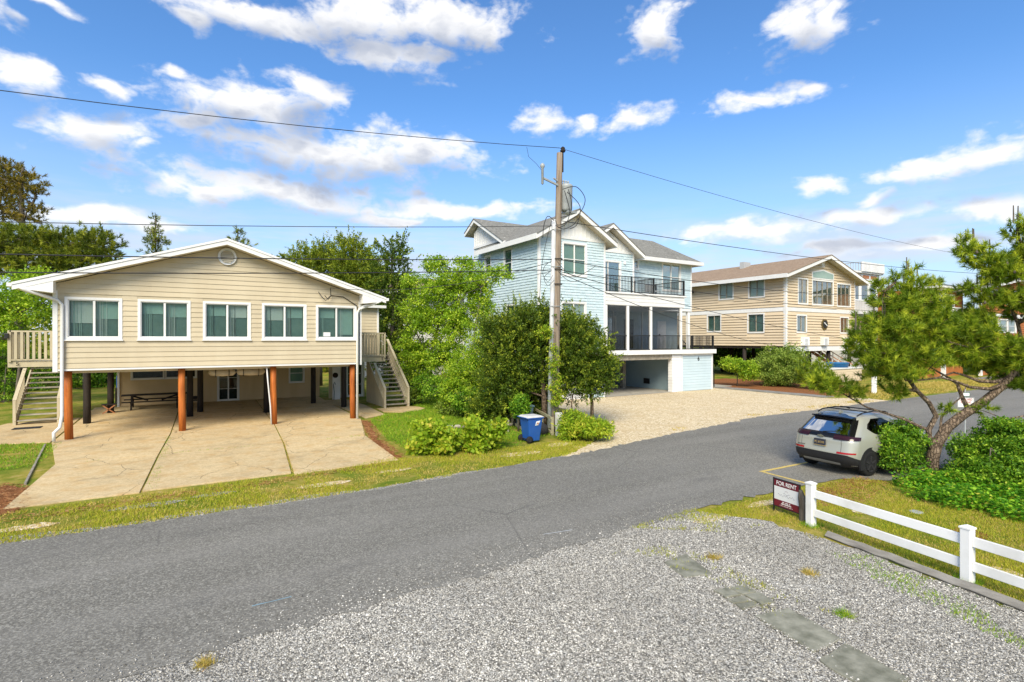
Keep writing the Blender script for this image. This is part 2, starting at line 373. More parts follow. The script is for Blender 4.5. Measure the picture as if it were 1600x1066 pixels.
crk = t.ramp(e, [(0, (1, 1, 1)), (.0075, (0, 0, 0))]); gate = t.ramp(t.noise(.55, 2, .5, t.map(loc=(1, 4, 0))), [(.44, (0, 0, 0)), (.48, (1, 1, 1))])
c = t.mix(t.math('MULTIPLY', t.math('MULTIPLY', crk, gate), .8), c, (.10, .075, .04))
t.bsdf(c, .9, t.bump(f, .35, .01), spec=.2)

t = NT('plain_concrete'); c = t.ramp(t.noise(2.2, 6, .65), [(.3, (.30, .275, .23)), (.7, (.45, .42, .36))]); t.bsdf(c, .9, t.bump(t.noise(60), .2, .01))

t = NT('turf_soil')
a = t.noise(.55, 6, .65); b = t.noise(3.4, 5, .7); k = t.noise(42, 3, .7)
c = t.ramp(b, [(.28, (.19, .20, .025)), (.46, (.32, .28, .045)), (.6, (.43, .32, .09)), (.78, (.56, .43, .22))])
g2 = t.ramp(b, [(.3, (.09, .15, .012)), (.7, (.20, .25, .025))])
c = t.mix(t.ramp(a, [(.40, (0, 0, 0)), (.60, (1, 1, 1))]), c, g2); c = t.bright(c, k, .55, 1.4)
t.bsdf(c, 1, t.bump(k, .8, .03), spec=.1)
t = NT('pine_straw'); k = t.noise(60, 4, .7, t.map((1, .5, 1))); c = t.ramp(k, [(.3, (.13, .05, .018)), (.55, (.30, .125, .05)), (.8, (.46, .25, .12))]); t.bsdf(c, 1, t.bump(k, .9, .03), spec=.1)
t = NT('yellow_paint'); k = t.noise(30, 4, .7); c = t.mix(t.ramp(k, [(.56, (0, 0, 0)), (.66, (1, 1, 1))]), (.62, .46, .13), (.2, .18, .13)); t.bsdf(c, .8)

def leafmat(name, dark, mid, light, odd=None, trans=.35, rough=.5):
    t = NT(name); at = t.n('ShaderNodeAttribute'); at.attribute_name = 'tint'
    st = [(0, dark), (.5, mid), (.93, light)] + ([(1, odd)] if odd else [])
    c = t.ramp(at.outputs['Fac'], st)
    p = t.bsdf(c, rough, spec=.25); tr = t.n('ShaderNodeBsdfTranslucent'); t.l(t.mix(1, c, (1.15, 1.25, .6), 'MULTIPLY'), tr.inputs[0])
    mx = t.n('ShaderNodeMixShader'); mx.inputs[0].default_value = trans; t.l(p.outputs[0], mx.inputs[1]); t.l(tr.outputs[0], mx.inputs[2]); t.l(mx.outputs[0], t.out.inputs[0])
leafmat('leaf_lime', (.10, .20, .010), (.28, .44, .024), (.60, .68, .06), trans=.38)
leafmat('leaf_green', (.035, .10, .008), (.13, .29, .018), (.42, .58, .045), trans=.34)
leafmat('leaf_yellowgreen', (.13, .25, .014), (.34, .47, .028), (.66, .60, .07), (.68, .48, .08), trans=.4)
leafmat('leaf_cedar', (.025, .055, .007), (.10, .165, .014), (.52, .56, .05), trans=.22)
leafmat('leaf_cedar_light', (.055, .095, .010), (.21, .27, .02), (.56, .55, .055), (.52, .28, .07), trans=.28)
leafmat('needle_green', (.05, .11, .008), (.25, .345, .022), (.68, .70, .06), (.44, .25, .07), trans=.35)
leafmat('needle_far', (.05, .085, .010), (.19, .235, .02), (.48, .47, .05), (.36, .20, .05), trans=.3)
leafmat('straw_needle', (.16, .06, .02), (.36, .16, .06), (.52, .30, .14), trans=.1, rough=.8)
leafmat('needle_rust', (.07, .075, .012), (.25, .20, .028), (.44, .32, .055), (.46, .22, .06), trans=.3)
leafmat('leaf_bush', (.09, .155, .024), (.24, .34, .05), (.44, .51, .11), trans=.36)
leafmat('leaf_ivy', (.03, .12, .008), (.12, .34, .018), (.36, .60, .035), (.62, .55, .08), trans=.38)
leafmat('blade_grass', (.18, .25, .016), (.38, .41, .03), (.58, .50, .065), trans=.35, rough=.7)
leafmat('blade_lawn', (.10, .24, .014), (.21, .38, .022), (.44, .50, .04), trans=.35, rough=.7)
leafmat('blade_dry', (.32, .25, .04), (.52, .41, .09), (.64, .47, .19), (.52, .26, .09), trans=.3, rough=.8)
t = NT('bark_pine'); w_ = t.mix(.12, t.map((1, 1, .45)), t.noise(5, 4, .6, out=1)); v = t.voro(15, w_, 'DISTANCE_TO_EDGE')
c = t.ramp(t.noise(9, 5, .65), [(.3, (.10, .072, .05)), (.55, (.24, .175, .125)), (.8, (.40, .31, .235))]); c = t.mix(t.ramp(v, [(0, (1, 1, 1)), (.13, (0, 0, 0))]), c, (.045, .032, .024))
t.bsdf(c, .95, t.bump(t.math('MINIMUM', v, .22), 1, .08), spec=.15)
t = NT('stone_mix'); at = t.n('ShaderNodeAttribute'); at.attribute_name = 'tint'
c = t.ramp(at.outputs['Fac'], [(0, (.10, .094, .083)), (.3, (.25, .237, .212)), (.7, (.47, .447, .40)), (1, (.76, .73, .665))]); t.bsdf(c, .85, t.bump(t.noise(90, 2), .3, .004), spec=.3)
# ------------------------------------------------------------------ the setting: ground, road, lots
def ragged(pts, step=.25, amp=.06, seed=0):
    r = random.Random(seed); out = []; n = len(pts)
    for i in range(n):
        a, b = pts[i], pts[(i+1) % n]
        L = math.hypot(b[0]-a[0], b[1]-a[1]); k = max(1, min(int(L/step), 240)); am = amp if len(a) < 3 else a[2]
        for j in range(k):
            t = j/k; w = am if j else am*.3
            out.append((a[0]+(b[0]-a[0])*t + r.gauss(0, w), a[1]+(b[1]-a[1])*t + r.gauss(0, w)))
    return out
def sheet(name, pts, z, mat, amp=.06, step=.25, seed=0, parent=None, kind='structure'):
    p = ragged(pts, step, amp, seed) if amp else [q[:2] for q in pts]
    m = MB(); m.add([(x, y, z) for x, y in p], [tuple(range(len(p)))])
    o = m.build(name, mat, parent)
    if parent is None: o['kind'] = kind
    return o
m = MB(); N = 64
m.add([(0, 0, 0)]+[(1500*math.cos(2*math.pi*i/N), 1500*math.sin(2*math.pi*i/N), 0) for i in range(N)], [(0, i+1, (i+1) % N+1) for i in range(N)])
m.build('ground', 'turf_soil', kind='structure')
# 0 in the third place keeps an edge straight
sheet('road', [(-70, 6.2, .07), (-.6, 7.15, .07), (6, 7.6, .07), (9.5, 7.85, .06), (13.4, 7.72, .05), (14.8, 7.55, .05), (15.6, 6.85, .04), (22, 6.7, .04), (24, 7.4, .05), (60, 7.2, 0), (180, 7, 0),
               (180, 16.4, 0), (60, 16.0, .05), (23.5, 15.75, .07), (17, 14.75, .06), (10.6, 13.6, .06), (4, 12.95, .05), (-2.7, 13.0, .05), (-70, 12.6, .05)], .016, 'asphalt', .05, .22, 3)
sheet('parking_lot', [(60, 16.1, 0), (64, 21, 0), (180, 24, 0), (180, 16.5, 0)], .012, 'asphalt', 0)
sheet('gravel_lot', [(-70, 6.8, 0), (-.6, 7.6, .02), (6, 8.0, .02), (9.2, 8.1, .05), (10.05, 6.6, .16), (10.1, 5.5, .08), (9.65, 2.4, .03), (9.2, -6, 0), (-70, -6, 0)], .008, 'gravel', .08, .2, 5)
sheet('shell_driveway', [(8.8, 13.0, .02), (10.8, 13.3, .02), (17, 14.4, .02), (23.5, 15.3, .02), (36, 15.5, .02), (36.5, 17.3, .15), (34.3, 18.6, .05), (34.4, 27.3, 0), (17.6, 26.9, 0), (17.2, 22, .2), (15.6, 18.2, .15), (14.6, 16.3, .12), (12.4, 14.9, .12)], .010, 'shell_sand', .08, .2, 8)
sheet('garage_floor', [(22.9, 26.1, 0), (30, 26.3, 0), (30, 34, 0), (22.9, 34, 0)], .018, 'plain_concrete', 0)
# yellow parking bay lines
sheet('parking_line', [(13.62, 9.08, .006), (17.9, 9.02, .006), (17.9, 9.12, .006), (13.62, 9.19, .006)], .021, 'yellow_paint', .006, .3, 1)
sheet('parking_line', [(13.45, 7.66, .006), (13.55, 7.66, .006), (13.72, 9.07, .006), (13.62, 9.07, .006)], .021, 'yellow_paint', .006, .3, 2)
for i, (a, b) in enumerate((((.84, 8.14), (1.35, 8.15)), ((5.79, 8.3), (6.4, 8.21)))):
    sheet('survey_mark', [(a[0], a[1], .004), (b[0], b[1], .004), (b[0], b[1]+.025, .004), (a[0], a[1]+.025, .004)], .021, 'far_grey' if i else 'paint_blue', .004, .1, i)
# pine straw gathered along the driveway edges
sheet('pine_straw_bed', [(-4.3, 14.7), (-2.95, 15.3), (-3.2, 17.6), (-3.7, 18.2), (-4.2, 16.6)], .012, 'pine_straw', .06, .22, 4)
sheet('pine_straw_bed', [(5.5, 16), (5.86, 16.1), (6.16, 19.3), (7.2, 24), (7.0, 24.5), (5.9, 19.2)], .012, 'pine_straw', .05, .2, 6)
sheet('pine_straw_bed', [(35.6, 19), (41, 18.5), (45, 23), (44, 33), (36, 33), (35.6, 27)], .012, 'pine_straw', .2, .4, 7)
sheet('pine_straw_bed', [(12.2, 7.2), (15.2, 7.5), (15.4, 6.8), (13.2, 6.9), (12.6, 6.6)], .012, 'pine_straw', .1, .25, 9)

sheet('gravel_margin', [(-9, 12.8, .03), (4, 12.8, .03), (10.4, 13.4, .03), (10.4, 13.7, .03), (8.2, 13.35, .03), (6.5, 13.42, .03), (4, 13.1, .03), (2.6, 13.35, .03), (1.5, 13.2, .03), (.3, 13.4, .03), (-1, 13.15, .03), (-2.6, 13.45, .03), (-4, 13.25, .03), (-9, 13.2, .03)], .009, 'gravel', .03, .16, 21)
for k, (cx_, cy_, rx_, ry_, mt) in enumerate(((-.6, 14.35, .75, .16, 'gravel'), (.7, 14.55, .5, .14, 'gravel'), (3.1, 14.1, .7, .2, 'shell_sand'), (5.1, 14.6, .55, .16, 'shell_sand'), (9.3, 14.6, .8, .25, 'shell_sand'), (-2.6, 13.9, .6, .18, 'shell_sand'), (11.3, 15.2, .6, .3, 'shell_sand'), (9.2, 7.3, .5, .16, 'shell_sand'), (11.2, 7.35, .7, .14, 'shell_sand'), (12.4, 5.9, .3, .2, 'shell_sand'), (10.9, 3.2, .35, .25, 'shell_sand'), (12.6, 4.2, .4, .3, 'pine_straw'))):
    sheet('bare_patch', [(cx_+rx_*math.cos(a), cy_+ry_*math.sin(a)) for a in np.linspace(0, 2*math.pi, 9)[:-1]], .011, mt, .03, .14, 30+k)
# exposed aggregate driveway: slabs with open joints
drive = bpy.data.objects.new('driveway', None); attach(drive, None, (1.5, 20, 0)); drive['kind'] = 'structure'
def lerp(a, b, t): return a+(b-a)*t
edges = {15.6: (-3.24, -.78, 2.62, 5.66), 20.4: (-3.10, -.55, 3.12, 6.02), 24.8: (-3.85, -.28, 3.45, 7.1), 30.3: (-3.85, -.1, 3.7, 7.3), 36.2: (-3.85, .1, 3.95, 7.6)}
ys = sorted(edges)
for i in range(len(ys)-1):
    for j in range(3):
        g = .02 + (.006 if i == 0 else 0)
        a, b, y0, y1 = edges[ys[i]], edges[ys[i+1]], ys[i]+(.12*math.sin(j*2) if i == 0 else .012), ys[i+1]-.012
        dzz = .032+.004*((i+j) % 2)
        lo = [(a[j]+g, y0), (a[j+1]-g, y0+(.25 if (i == 0 and j == 2) else 0)), (b[j+1]-g, y1), (b[j]+g, y1)]
        MB().hexa([(x, y, -.02) for x, y in lo]+[(x, y, dzz) for x, y in lo]).build('slab', 'aggregate_concrete', drive, bevel=.006)
def pad(name, pts, h=.03, mat='aggregate_concrete', parent=None):
    p = pts; m = MB(); m.prism([(x, y, -.02) for x, y in p], (0, 0, h+.02)); o = m.build(name, mat, parent)
    if parent is None: o['kind'] = 'structure'
    return o
pad('slab', [(7.35, 24.9), (8.5, 25.6), (8.8, 30), (8.7, 33.6), (7.35, 33.6)], .03, parent=drive)
rp = [(8.75, 26.6), (9.6, 26.0), (10.5, 26.2), (11.1, 26.9), (11.0, 27.7), (10.6, 28.15), (8.9, 28.15)]
pad('slab', rp, .03, parent=drive)
pad('slab', [(-7.2, 26.3), (-5.9, 25.6), (-3.9, 24.9), (-3.9, 32), (-6.3, 31.4), (-7, 29)], .03, parent=drive)
MB().beam((-3.3, 18.0, .02), (-3.95, 24.4, .02), .05, .07).build('edging_board', 'weathered_wood', drive)
# walk beside the shell driveway
walk = bpy.data.objects.new('walkway', None); attach(walk, None, (34.8, 22, 0)); walk['kind'] = 'structure'
for i in range(7):
    y = 18.7+i*1.2; MB().box(34.45, 35.55, y, y+1.17, -.02, .05+.01*(i % 2)).build('slab', 'timber_grey', walk)
bx('slab', 'plain_concrete', walk, 34.4, 36.8, 27.12, 28.6, -.02, .06)

# ------------------------------------------------------------------ wall, window, rail builders
class Face:
    """a wall plane: s runs along it, z up, n outwards"""
    def __init__(s, o, a, n): s.o = Vector(o); s.a = Vector(a); s.n = Vector(n)
    def p(s, t, z, n=0): return s.o + s.a*t + s.n*n + Vector((0, 0, z))
    def box(s, mb, t0, t1, z0, z1, n0, n1):
        return mb.hexa([s.p(t0, z0, n0), s.p(t1, z0, n0), s.p(t1, z0, n1), s.p(t0, z0, n1), s.p(t0, z1, n0), s.p(t1, z1, n0), s.p(t1, z1, n1), s.p(t0, z1, n1)])
def front(Y): return Face((0, Y, 0), (1, 0, 0), (0, -1, 0))
def left(X): return Face((X, 0, 0), (0, 1, 0), (-1, 0, 0))
def right(X): return Face((X, 0, 0), (0, 1, 0), (1, 0, 0))
def wall_mesh(F, t0, t1, z0, z1, ops, th=.14, gable=None):
    m = MB(); ts = sorted({t0, t1, *[x for o in ops for x in o[:2]]}); zs = sorted({z0, z1, *[x for o in ops for x in o[2:4]]})
    for i in range(len(ts)-1):
        run = None
        for k in range(len(zs)):
            hole = k == len(zs)-1 or any(o[0] <= (ts[i]+ts[i+1])/2 <= o[1] and o[2] <= (zs[k]+zs[k+1])/2 <= o[3] for o in ops)
            if not hole and run is None: run = zs[k]
            if hole and run is not None: F.box(m, ts[i], ts[i+1], run, zs[k], -th, 0); run = None
    if gable:
        c, zt = gable; m.prism([F.p(t0, z1, 0), F.p(t1, z1, 0), F.p(c, zt, 0)], F.n*-th)
    return m
def spans(t0, t1, za, zb, ops, gable=None, z1=None):
    """free runs of a course between the openings; returns ((bottom t0, t1), (top t0, t1))"""
    segs = [(t0, t1)]
    for o in ops:
        if o[2] < zb-.004 and o[3] > za+.004:
            ns = []
            for a, b in segs:
                if o[1] <= a or o[0] >= b: ns.append((a, b)); continue
                if o[0] > a: ns.append((a, o[0]))
                if o[1] < b: ns.append((o[1], b))
            segs = ns
    out = []
    for a, b in segs:
        if b-a < .03: continue
        A, B = (a, b), (a, b)
        if gable and zb > z1:
            c, zt = gable
            def lim(z):
                k = max(0, min(1, (zt-z)/(zt-z1))) if z > z1 else 1
                return c-(c-t0)*k, c+(t1-c)*k
            l0, l1 = lim(za), lim(zb)
            A = (max(a, l0[0]), min(b, l0[1])); B = (max(a, l1[0]), min(b, l1[1]))
            if A[1]-A[0] < .05: continue
            if B[1] < B[0]: B = ((B[0]+B[1])/2,)*2
        out.append((A, B))
    return out
def planks(F, t0, t1, z0, z1, expo, ops, mat, parent, gable=None, joined=None, th=.027):
    """clapboard courses; each its own board unless joined"""
    zt = gable[1] if gable else z1; k = 0; jm = MB(); res = []
    while z0+k*expo < zt-.03:
        za = z0+k*expo; zb = min(za+expo, zt); k += 1
        for A, B in spans(t0, t1, za, zb, ops, gable, z1):
            m = jm if joined else MB()
            m.hexa([F.p(A[0]+.001, za, .002), F.p(A[1]-.001, za, .002), F.p(A[1]-.001, za, th), F.p(A[0]+.001, za, th),
                    F.p(B[0]+.001, zb-.002, .001), F.p(B[1]-.001, zb-.002, .001), F.p(B[1]-.001, zb-.002, .005), F.p(B[0]+.001, zb-.002, .005)])
            if not joined: m.build('siding_board', mat, parent)
    if joined: jm.build('siding', mat, parent, kind='stuff')
def shingles(F, t0, t1, z0, z1, expo, wid, ops, mat, parent, seed=0):
    r = random.Random(seed); vs = []; fs = []; tint = []; k = 0
    while z0+k*expo < z1-.02:
        za = z0+k*expo; zb = min(za+expo, z1); k += 1
        for (A, B) in spans(t0, t1, za, zb, ops):
            s = A[0] - r.random()*wid
            while s < A[1]:
                w = wid*r.uniform(.65, 1.35); a, b = max(s, A[0]), min(s+w-.006, A[1]); s += w
                if b-a < .01: continue
                d = r.uniform(-.006, .006); th = r.uniform(.034, .048); n = len(vs)
                vs += [F.p(a, za+d, .001), F.p(b, za+d, .001), F.p(b, za+d, th), F.p(a, za+d, th), F.p(b, zb+.01, .006), F.p(a, zb+.01, .006)]
                fs += [(n, n+1, n+2, n+3), (n+3, n+2, n+4, n+5), (n, n+3, n+5), (n+1, n+4, n+2)]; tint += [r.random()]*4
    m = bpy.data.meshes.new('shingles'); m.from_pydata([tuple(v) for v in vs], [], fs); m.materials.append(MAT[mat])
    at = m.attributes.new('tint', 'FLOAT', 'FACE'); at.data.foreach_set('value', tint)
    o = bpy.data.objects.new('shingles', m); attach(o, parent); o['kind'] = 'stuff'; return o
def window(F, t0, t1, z0, z1, parent, lights=2, trim=.09, tm='white_trim', sm='white_trim', blind='blind_teal', hung=False, proud=.035, sill=False, deep=.10, name='window', bars=None):
    """casing, sashes, panes and what hangs behind the glass; the opening is t0..t1, z0..z1"""
    m = MB(); T = trim
    for a, b, c, d in ((t0-T, t1+T, z1, z1+T), (t0-T, t1+T, z0-T, z0), (t0-T, t0, z0, z1), (t1, t1+T, z0, z1)): F.box(m, a, b, c, d, .001, proud)
    w = m.build(name, tm, parent)
    s = MB(); sw = .035; W = (t1-t0)/lights
    for i in range(lights):
        a, b = t0+i*W, t0+(i+1)*W
        for q in ((a, a+sw, z0, z1), (b-sw, b, z0, z1), (a+sw, b-sw, z0, z0+sw), (a+sw, b-sw, z1-sw, z1)): F.box(s, *q, -.075, -.005)
        if hung: F.box(s, a+sw, b-sw, (z0+z1)/2-.02, (z0+z1)/2+.02, -.075, -.002)
        if bars: 
            for k in range(1, bars): zz = z0+(z1-z0)*k/bars; F.box(s, a+sw, b-sw, zz-.012, zz+.012, -.075, -.02)
    s.build('sash', sm, w)
    for i in range(lights):
        p = MB(); F.box(p, t0+i*W+sw, t0+(i+1)*W-sw, z0+sw, z1-sw, -.052, -.046); p.build('pane', 'window_glass', w)
    b = MB(); F.box(b, t0, t1, z0, z1, -deep-.03, -deep); b.build('blind', blind, w)
    if sill:
        b = MB(); F.box(b, t0-T-.03, t1+T+.03, z0-T-.04, z0-T-.002, .001, proud+.05); b.build('sill', tm, w)
    return w
BALM = {}
def railing(parent, pts, z, h, mat, gap=.12, bal=.02, post=.07, rail=(.05, .05), base=.08, posts=True, name='railing', topw=None):
    """posts, rails and single balusters along pts (x, y) at deck height z"""
    m = MB()
    for i in range(len(pts)-1):
        a, b = pts[i], pts[i+1]
        m.beam((a[0], a[1], z+h), (b[0], b[1], z+h), topw or rail[0], rail[1]); m.beam((a[0], a[1], z+base), (b[0], b[1], z+base), rail[0]*.8, rail[1]*.8)
    r = m.build(name, mat, parent)
    key = (mat, bal, h, base)
    if key not in BALM: BALM[key] = MB().box(-bal/2, bal/2, -bal/2, bal/2, base+rail[1]*.42, h-rail[1]*.52).mesh('baluster', mat)
    if posts:
        for p in pts: bx('post', mat, r, p[0]-post/2, p[0]+post/2, p[1]-post/2, p[1]+post/2, z, z+h+.04)
    for i in range(len(pts)-1):
        a, b = Vector(pts[i]), Vector(pts[i+1]); L = (b-a).length; k = int(L/gap)
        for j in range(1, k):
            q = a.lerp(b, j/k); shared('baluster', BALM[key], r, (q.x, q.y, z))
    return r
def text_mesh(s, size, mat, name, parent, M4, extrude=.002, sx=1):
    c = bpy.data.curves.new(name, 'FONT'); c.body = s; c.size = size; c.align_x = 'CENTER'; c.align_y = 'CENTER'; c.extrude = extrude; c.offset = size*.012
    o = bpy.data.objects.new('tmp', c); me = bpy.data.meshes.new_from_object(o); bpy.data.objects.remove(o)
    me.transform(M4 @ Matrix.Diagonal((sx, 1, 1, 1))); me.materials.clear(); me.materials.append(MAT[mat]); me.name = name
    q = bpy.data.objects.new(name, me); attach(q, parent); return q
def facing(F, t, z, n):   # matrix that stands flat lettering on a wall
    a, up, nn = F.a, Vector((0, 0, 1)), F.n; p = F.p(t, z, n)
    return Matrix(((a.x, up.x, nn.x, p.x), (a.y, up.y, nn.y, p.y), (a.z, up.z, nn.z, p.z), (0, 0, 0, 1)))
def stairs(parent, x0, x1, y0, y1, z1, n, tread_mat, str_mat, rail_h=.95, rails=(0, 1), panel=False, name='stairs', rail_top=None, rail_tops=None):
    """flight climbing away from the street (towards +y)"""
    m = MB(); st = []
    for x in (x0+.03, x1-.03): m.beam((x, y0, .08), (x, y1, z1-.12), .05, .30)
    o = m.build(name, str_mat, parent)
    for i in range(n):
        y = y0+(y1-y0)*i/n; z = z1*(i+1)/n
        bx('tread', tread_mat, o, x0+.06, x1-.06, y-.02, y+(y1-y0)/n+.02, z-.045, z)
    for k in rails:
        x = (x0, x1)[k]; m = MB(); e = (rail_tops[k] if rail_tops and rail_tops[k] else rail_top) or z1
        fr = e/z1; ye = y0+(y1-y0)*fr
        m.beam((x, y0-.02, rail_h+.12), (x, ye, e+rail_h), .13, .045)
        m.beam((x, y0, .28), (x, ye, e+.14), .05, .10)
        m.box(x-.05, x+.05, y0-.06, y0+.05, .03, rail_h+.12)
        rl = m.build('stair_rail', str_mat, o)
        nb = int((ye-y0)/.16)
        for i in range(1, nb):
            t = i/nb; yy = lerp(y0, ye, t); zz = e*t
            bx('baluster', str_mat, rl, x-.02, x+.02, yy-.02, yy+.02, zz+.16, zz+rail_h+.06)
    if panel is not False:
        x = panel; MB().prism([(x, y0+.1, .03), (x, y1, .03), (x, y1, z1-.2), (x, y0+.1, .12)], (.03, 0, 0)).build('side_panel', str_mat, o)
    return o
# ------------------------------------------------------------------ the beige house on timber posts
LH = thing('stilt_house', (1.6, 24.85, 0), 'beige shingle-sided house with low gable raised on orange timber posts', 'house')
F = front(24.85); x0, x1, zb, ze = -3.77, 7.08, 2.60, 5.64; AP = (1.62, 7.43)
WX = [(-3.40, -1.90), (-1.25, .29), (.89, 2.44), (3.04, 4.64), (5.21, 6.81)]
ops = [(a, b, 3.74, 5.10) for a, b in WX]
wall = wall_mesh(F, x0, x1, zb, ze, ops, .16, AP).build('wall', 'beige_siding', LH)
planks(F, x0+.06, x1-.06, zb+.02, ze, .192, [(a-.09, b+.09, c-.09, d+.09) for a, b, c, d in ops], 'beige_siding', wall, AP)
for i, (a, b) in enumerate(WX):
    wd_ = window(F, a, b, 3.74, 5.10, LH, 2, .09, blind='blind_teal', sill=True, deep=.19)
    for k in range(2):
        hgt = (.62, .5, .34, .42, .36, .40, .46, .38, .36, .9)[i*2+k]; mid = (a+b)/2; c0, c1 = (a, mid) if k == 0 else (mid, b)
        q = MB(); F.box(q, c0+.05, c1-.05, 5.10-1.36*hgt, 5.09, -.17, -.165); q.build('reflection_sheet', 'blind_pale' if (i+k) % 3 else 'blind_white', wd_)  # pale sheet standing in for the porch reflected in the pane
        q = MB(); n_ = 9
        for e in range(n_):
            x_ = c0+.06+e*.03*(1+.2*math.sin(i+e)); F.box(q, x_, x_+.018, 3.75, 5.08, -.155-.02*(e % 2), -.150-.02*(e % 2))
        q.build('reflection_strips', 'blind_white' if k else 'blind_pale', wd_)  # pale strips standing in for bright streaks of that reflection
b = MB(); F.box(b, 5.45, 5.75, 3.80, 3.98, -.040, -.035); b.build('notice_card', 'sign_white', LH)
for a, b in ((x0-.05, x0+.09), (x1-.09, x1+.05)):
    m = MB(); F.box(m, a, b, 2.5, 5.4, -.12, .035); m.build('corner_board', 'white_trim', LH)
m = MB(); F.box(m, x0+.1, x1-.1, 2.535, 2.6, -.1, .03); m.build('skirt_board', 'white_trim', LH)
# side and back walls, floor underside, joists
YB = 39.0
bx('side_wall', 'beige_siding', LH, x0, x0+.14, 25.02, YB, 2.62, 5.4); bx('side_wall', 'beige_siding', LH, x1-.14, x1, 25.02, YB, 2.62, 5.4)
bx('back_wall', 'beige_siding', LH, x0+.15, x1-.15, YB-.15, YB, 2.62, 5.4)
bx('floor_deck', 'soffit', LH, x0+.02, x1-.02, 25.02, YB-.2, 2.64, 2.80)  # underside and beams coloured pale to bounce light below the house
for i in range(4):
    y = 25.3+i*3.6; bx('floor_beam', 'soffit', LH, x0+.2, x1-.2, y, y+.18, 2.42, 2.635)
# roof
m = MB(); ov, yf = 1.02, 24.28
pl, pr, pa = (x0-ov, 5.50), (x1+ov, 5.50), (AP[0], 7.60)
for a in (pl, pr):
    m.hexa([(a[0], yf, a[1]), (pa[0], yf, pa[1]), (pa[0], YB+.5, pa[1]), (a[0], YB+.5, a[1]), (a[0], yf, a[1]+.05), (pa[0], yf, pa[1]+.055), (pa[0], YB+.5, pa[1]+.055), (a[0], YB+.5, a[1]+.05)])
roof = m.build('roof', 'roof_grey', LH)
for a in (pl, pr):
    for k, (h0, h1, n0, n1, nm) in enumerate(((.0, .085, .0, .045, 'drip_edge'), (-.17, -.004, .0, .02, 'rake_board'))):
        MB().hexa([(a[0], yf-n1, a[1]+h0), (pa[0], yf-n1, pa[1]+h0), (pa[0], yf-.001, pa[1]+h0), (a[0], yf-.001, a[1]+h0), (a[0], yf-n1, a[1]+h1), (pa[0], yf-n1, pa[1]+h1), (pa[0], yf-.001, pa[1]+h1), (a[0], yf-.001, a[1]+h1)]).build(nm, 'white_trim', roof)
    # soffit under the rake overhang
    wx = x0 if a is pl else x1
    MB().hexa([(wx, yf+.01, 5.67), (AP[0], yf+.01, 7.44), (AP[0], 24.83, 7.44), (wx, 24.83, 5.67), (wx, yf+.01, 5.69), (AP[0], yf+.01, 7.46), (AP[0], 24.83, 7.46), (wx, 24.83, 5.69)]).build('soffit', 'soffit', roof)
    # boxed eave end
    s = -1 if a is pl else 1
    MB().prism([(a[0], yf-.01, 5.50), (a[0], yf-.01, 5.40), (wx, yf-.01, 5.28), (wx-s*.05, yf-.01, 5.28), (wx-s*.05, yf-.01, 5.76)], (0, .6, 0)).build('eave_box', 'white_trim', roof)
    bx('gutter', 'white_trim', roof, min(a[0], a[0]+s*.13), max(a[0], a[0]+s*.13), yf-.03, YB, 5.44, 5.56)
# round louvred vent in the gable
vent = MB().lathe([(.34, -.06), (.34, .0), (.25, .0), (.25, -.05)], (1.66, 24.81, 7.02), 28, 'y', False).build('gable_vent', 'white_trim', LH, smooth=False)
MB().lathe([(.25, .0), (.25, .012)], (1.66, 24.80, 7.02), 24, 'y').build('backing', 'far_grey', vent)
for i in range(7):
    z = 6.82+i*.066; hw = math.sqrt(max(.245**2-(z-7.02)**2, .01))
    MB().hexa([(1.66-hw, 24.80, z-.02), (1.66+hw, 24.80, z-.02), (1.66+hw, 24.74, z-.035), (1.66-hw, 24.74, z-.035), (1.66-hw, 24.80, z+.03), (1.66+hw, 24.80, z+.03), (1.66+hw, 24.79, z+.03), (1.66-hw, 24.79, z+.03)]).build('louvre', 'soffit', vent)
# downspouts
for pts in ([(-4.6, 24.25, 5.44), (-4.45, 24.25, 5.34), (-3.68, 24.70, 5.06), (-3.55, 24.76, 4.9), (-3.55, 24.76, 2.4), (-3.55, 24.76, .95), (-3.60, 24.70, .55), (-3.75, 24.60, .38), (-3.75, 24.6, .08)],
            [(7.9, 24.25, 5.44), (7.75, 24.3, 5.36), (7.0, 24.72, 5.05), (6.92, 24.76, 4.85), (6.92, 24.76, .05)]):
    MB().tube(pts, .055, 8).build('downspout', 'white_trim', LH, smooth=True)
# posts: orange front row, dark second row and third row
def post(x, y, r, mat, top=2.5, lean=0):
    MB().tube([(x+lean, y, 0), (x+lean*.4, y, .9), (x, y, 1.8), (x, y, top)], [r*1.02, r*.98, r*.96, r*.93], 14).build('post', mat, LH, smooth=True)
for x, y in ((-3.45, 25.25), (.08, 25.2), (3.44, 25.2), (6.80, 25.15)): post(x, y, .128, 'post_wood', lean=.03)
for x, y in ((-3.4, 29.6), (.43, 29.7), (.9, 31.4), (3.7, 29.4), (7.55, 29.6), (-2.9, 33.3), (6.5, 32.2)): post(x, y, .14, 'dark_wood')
MB().tube([(3.15, 25.0, 2.55), (3.2, 25.0, 1.9), (3.3, 25.0, .8), (3.34, 25.02, .05)], .03, 6).build('water_pipe', 'white_trim', LH, smooth=True)
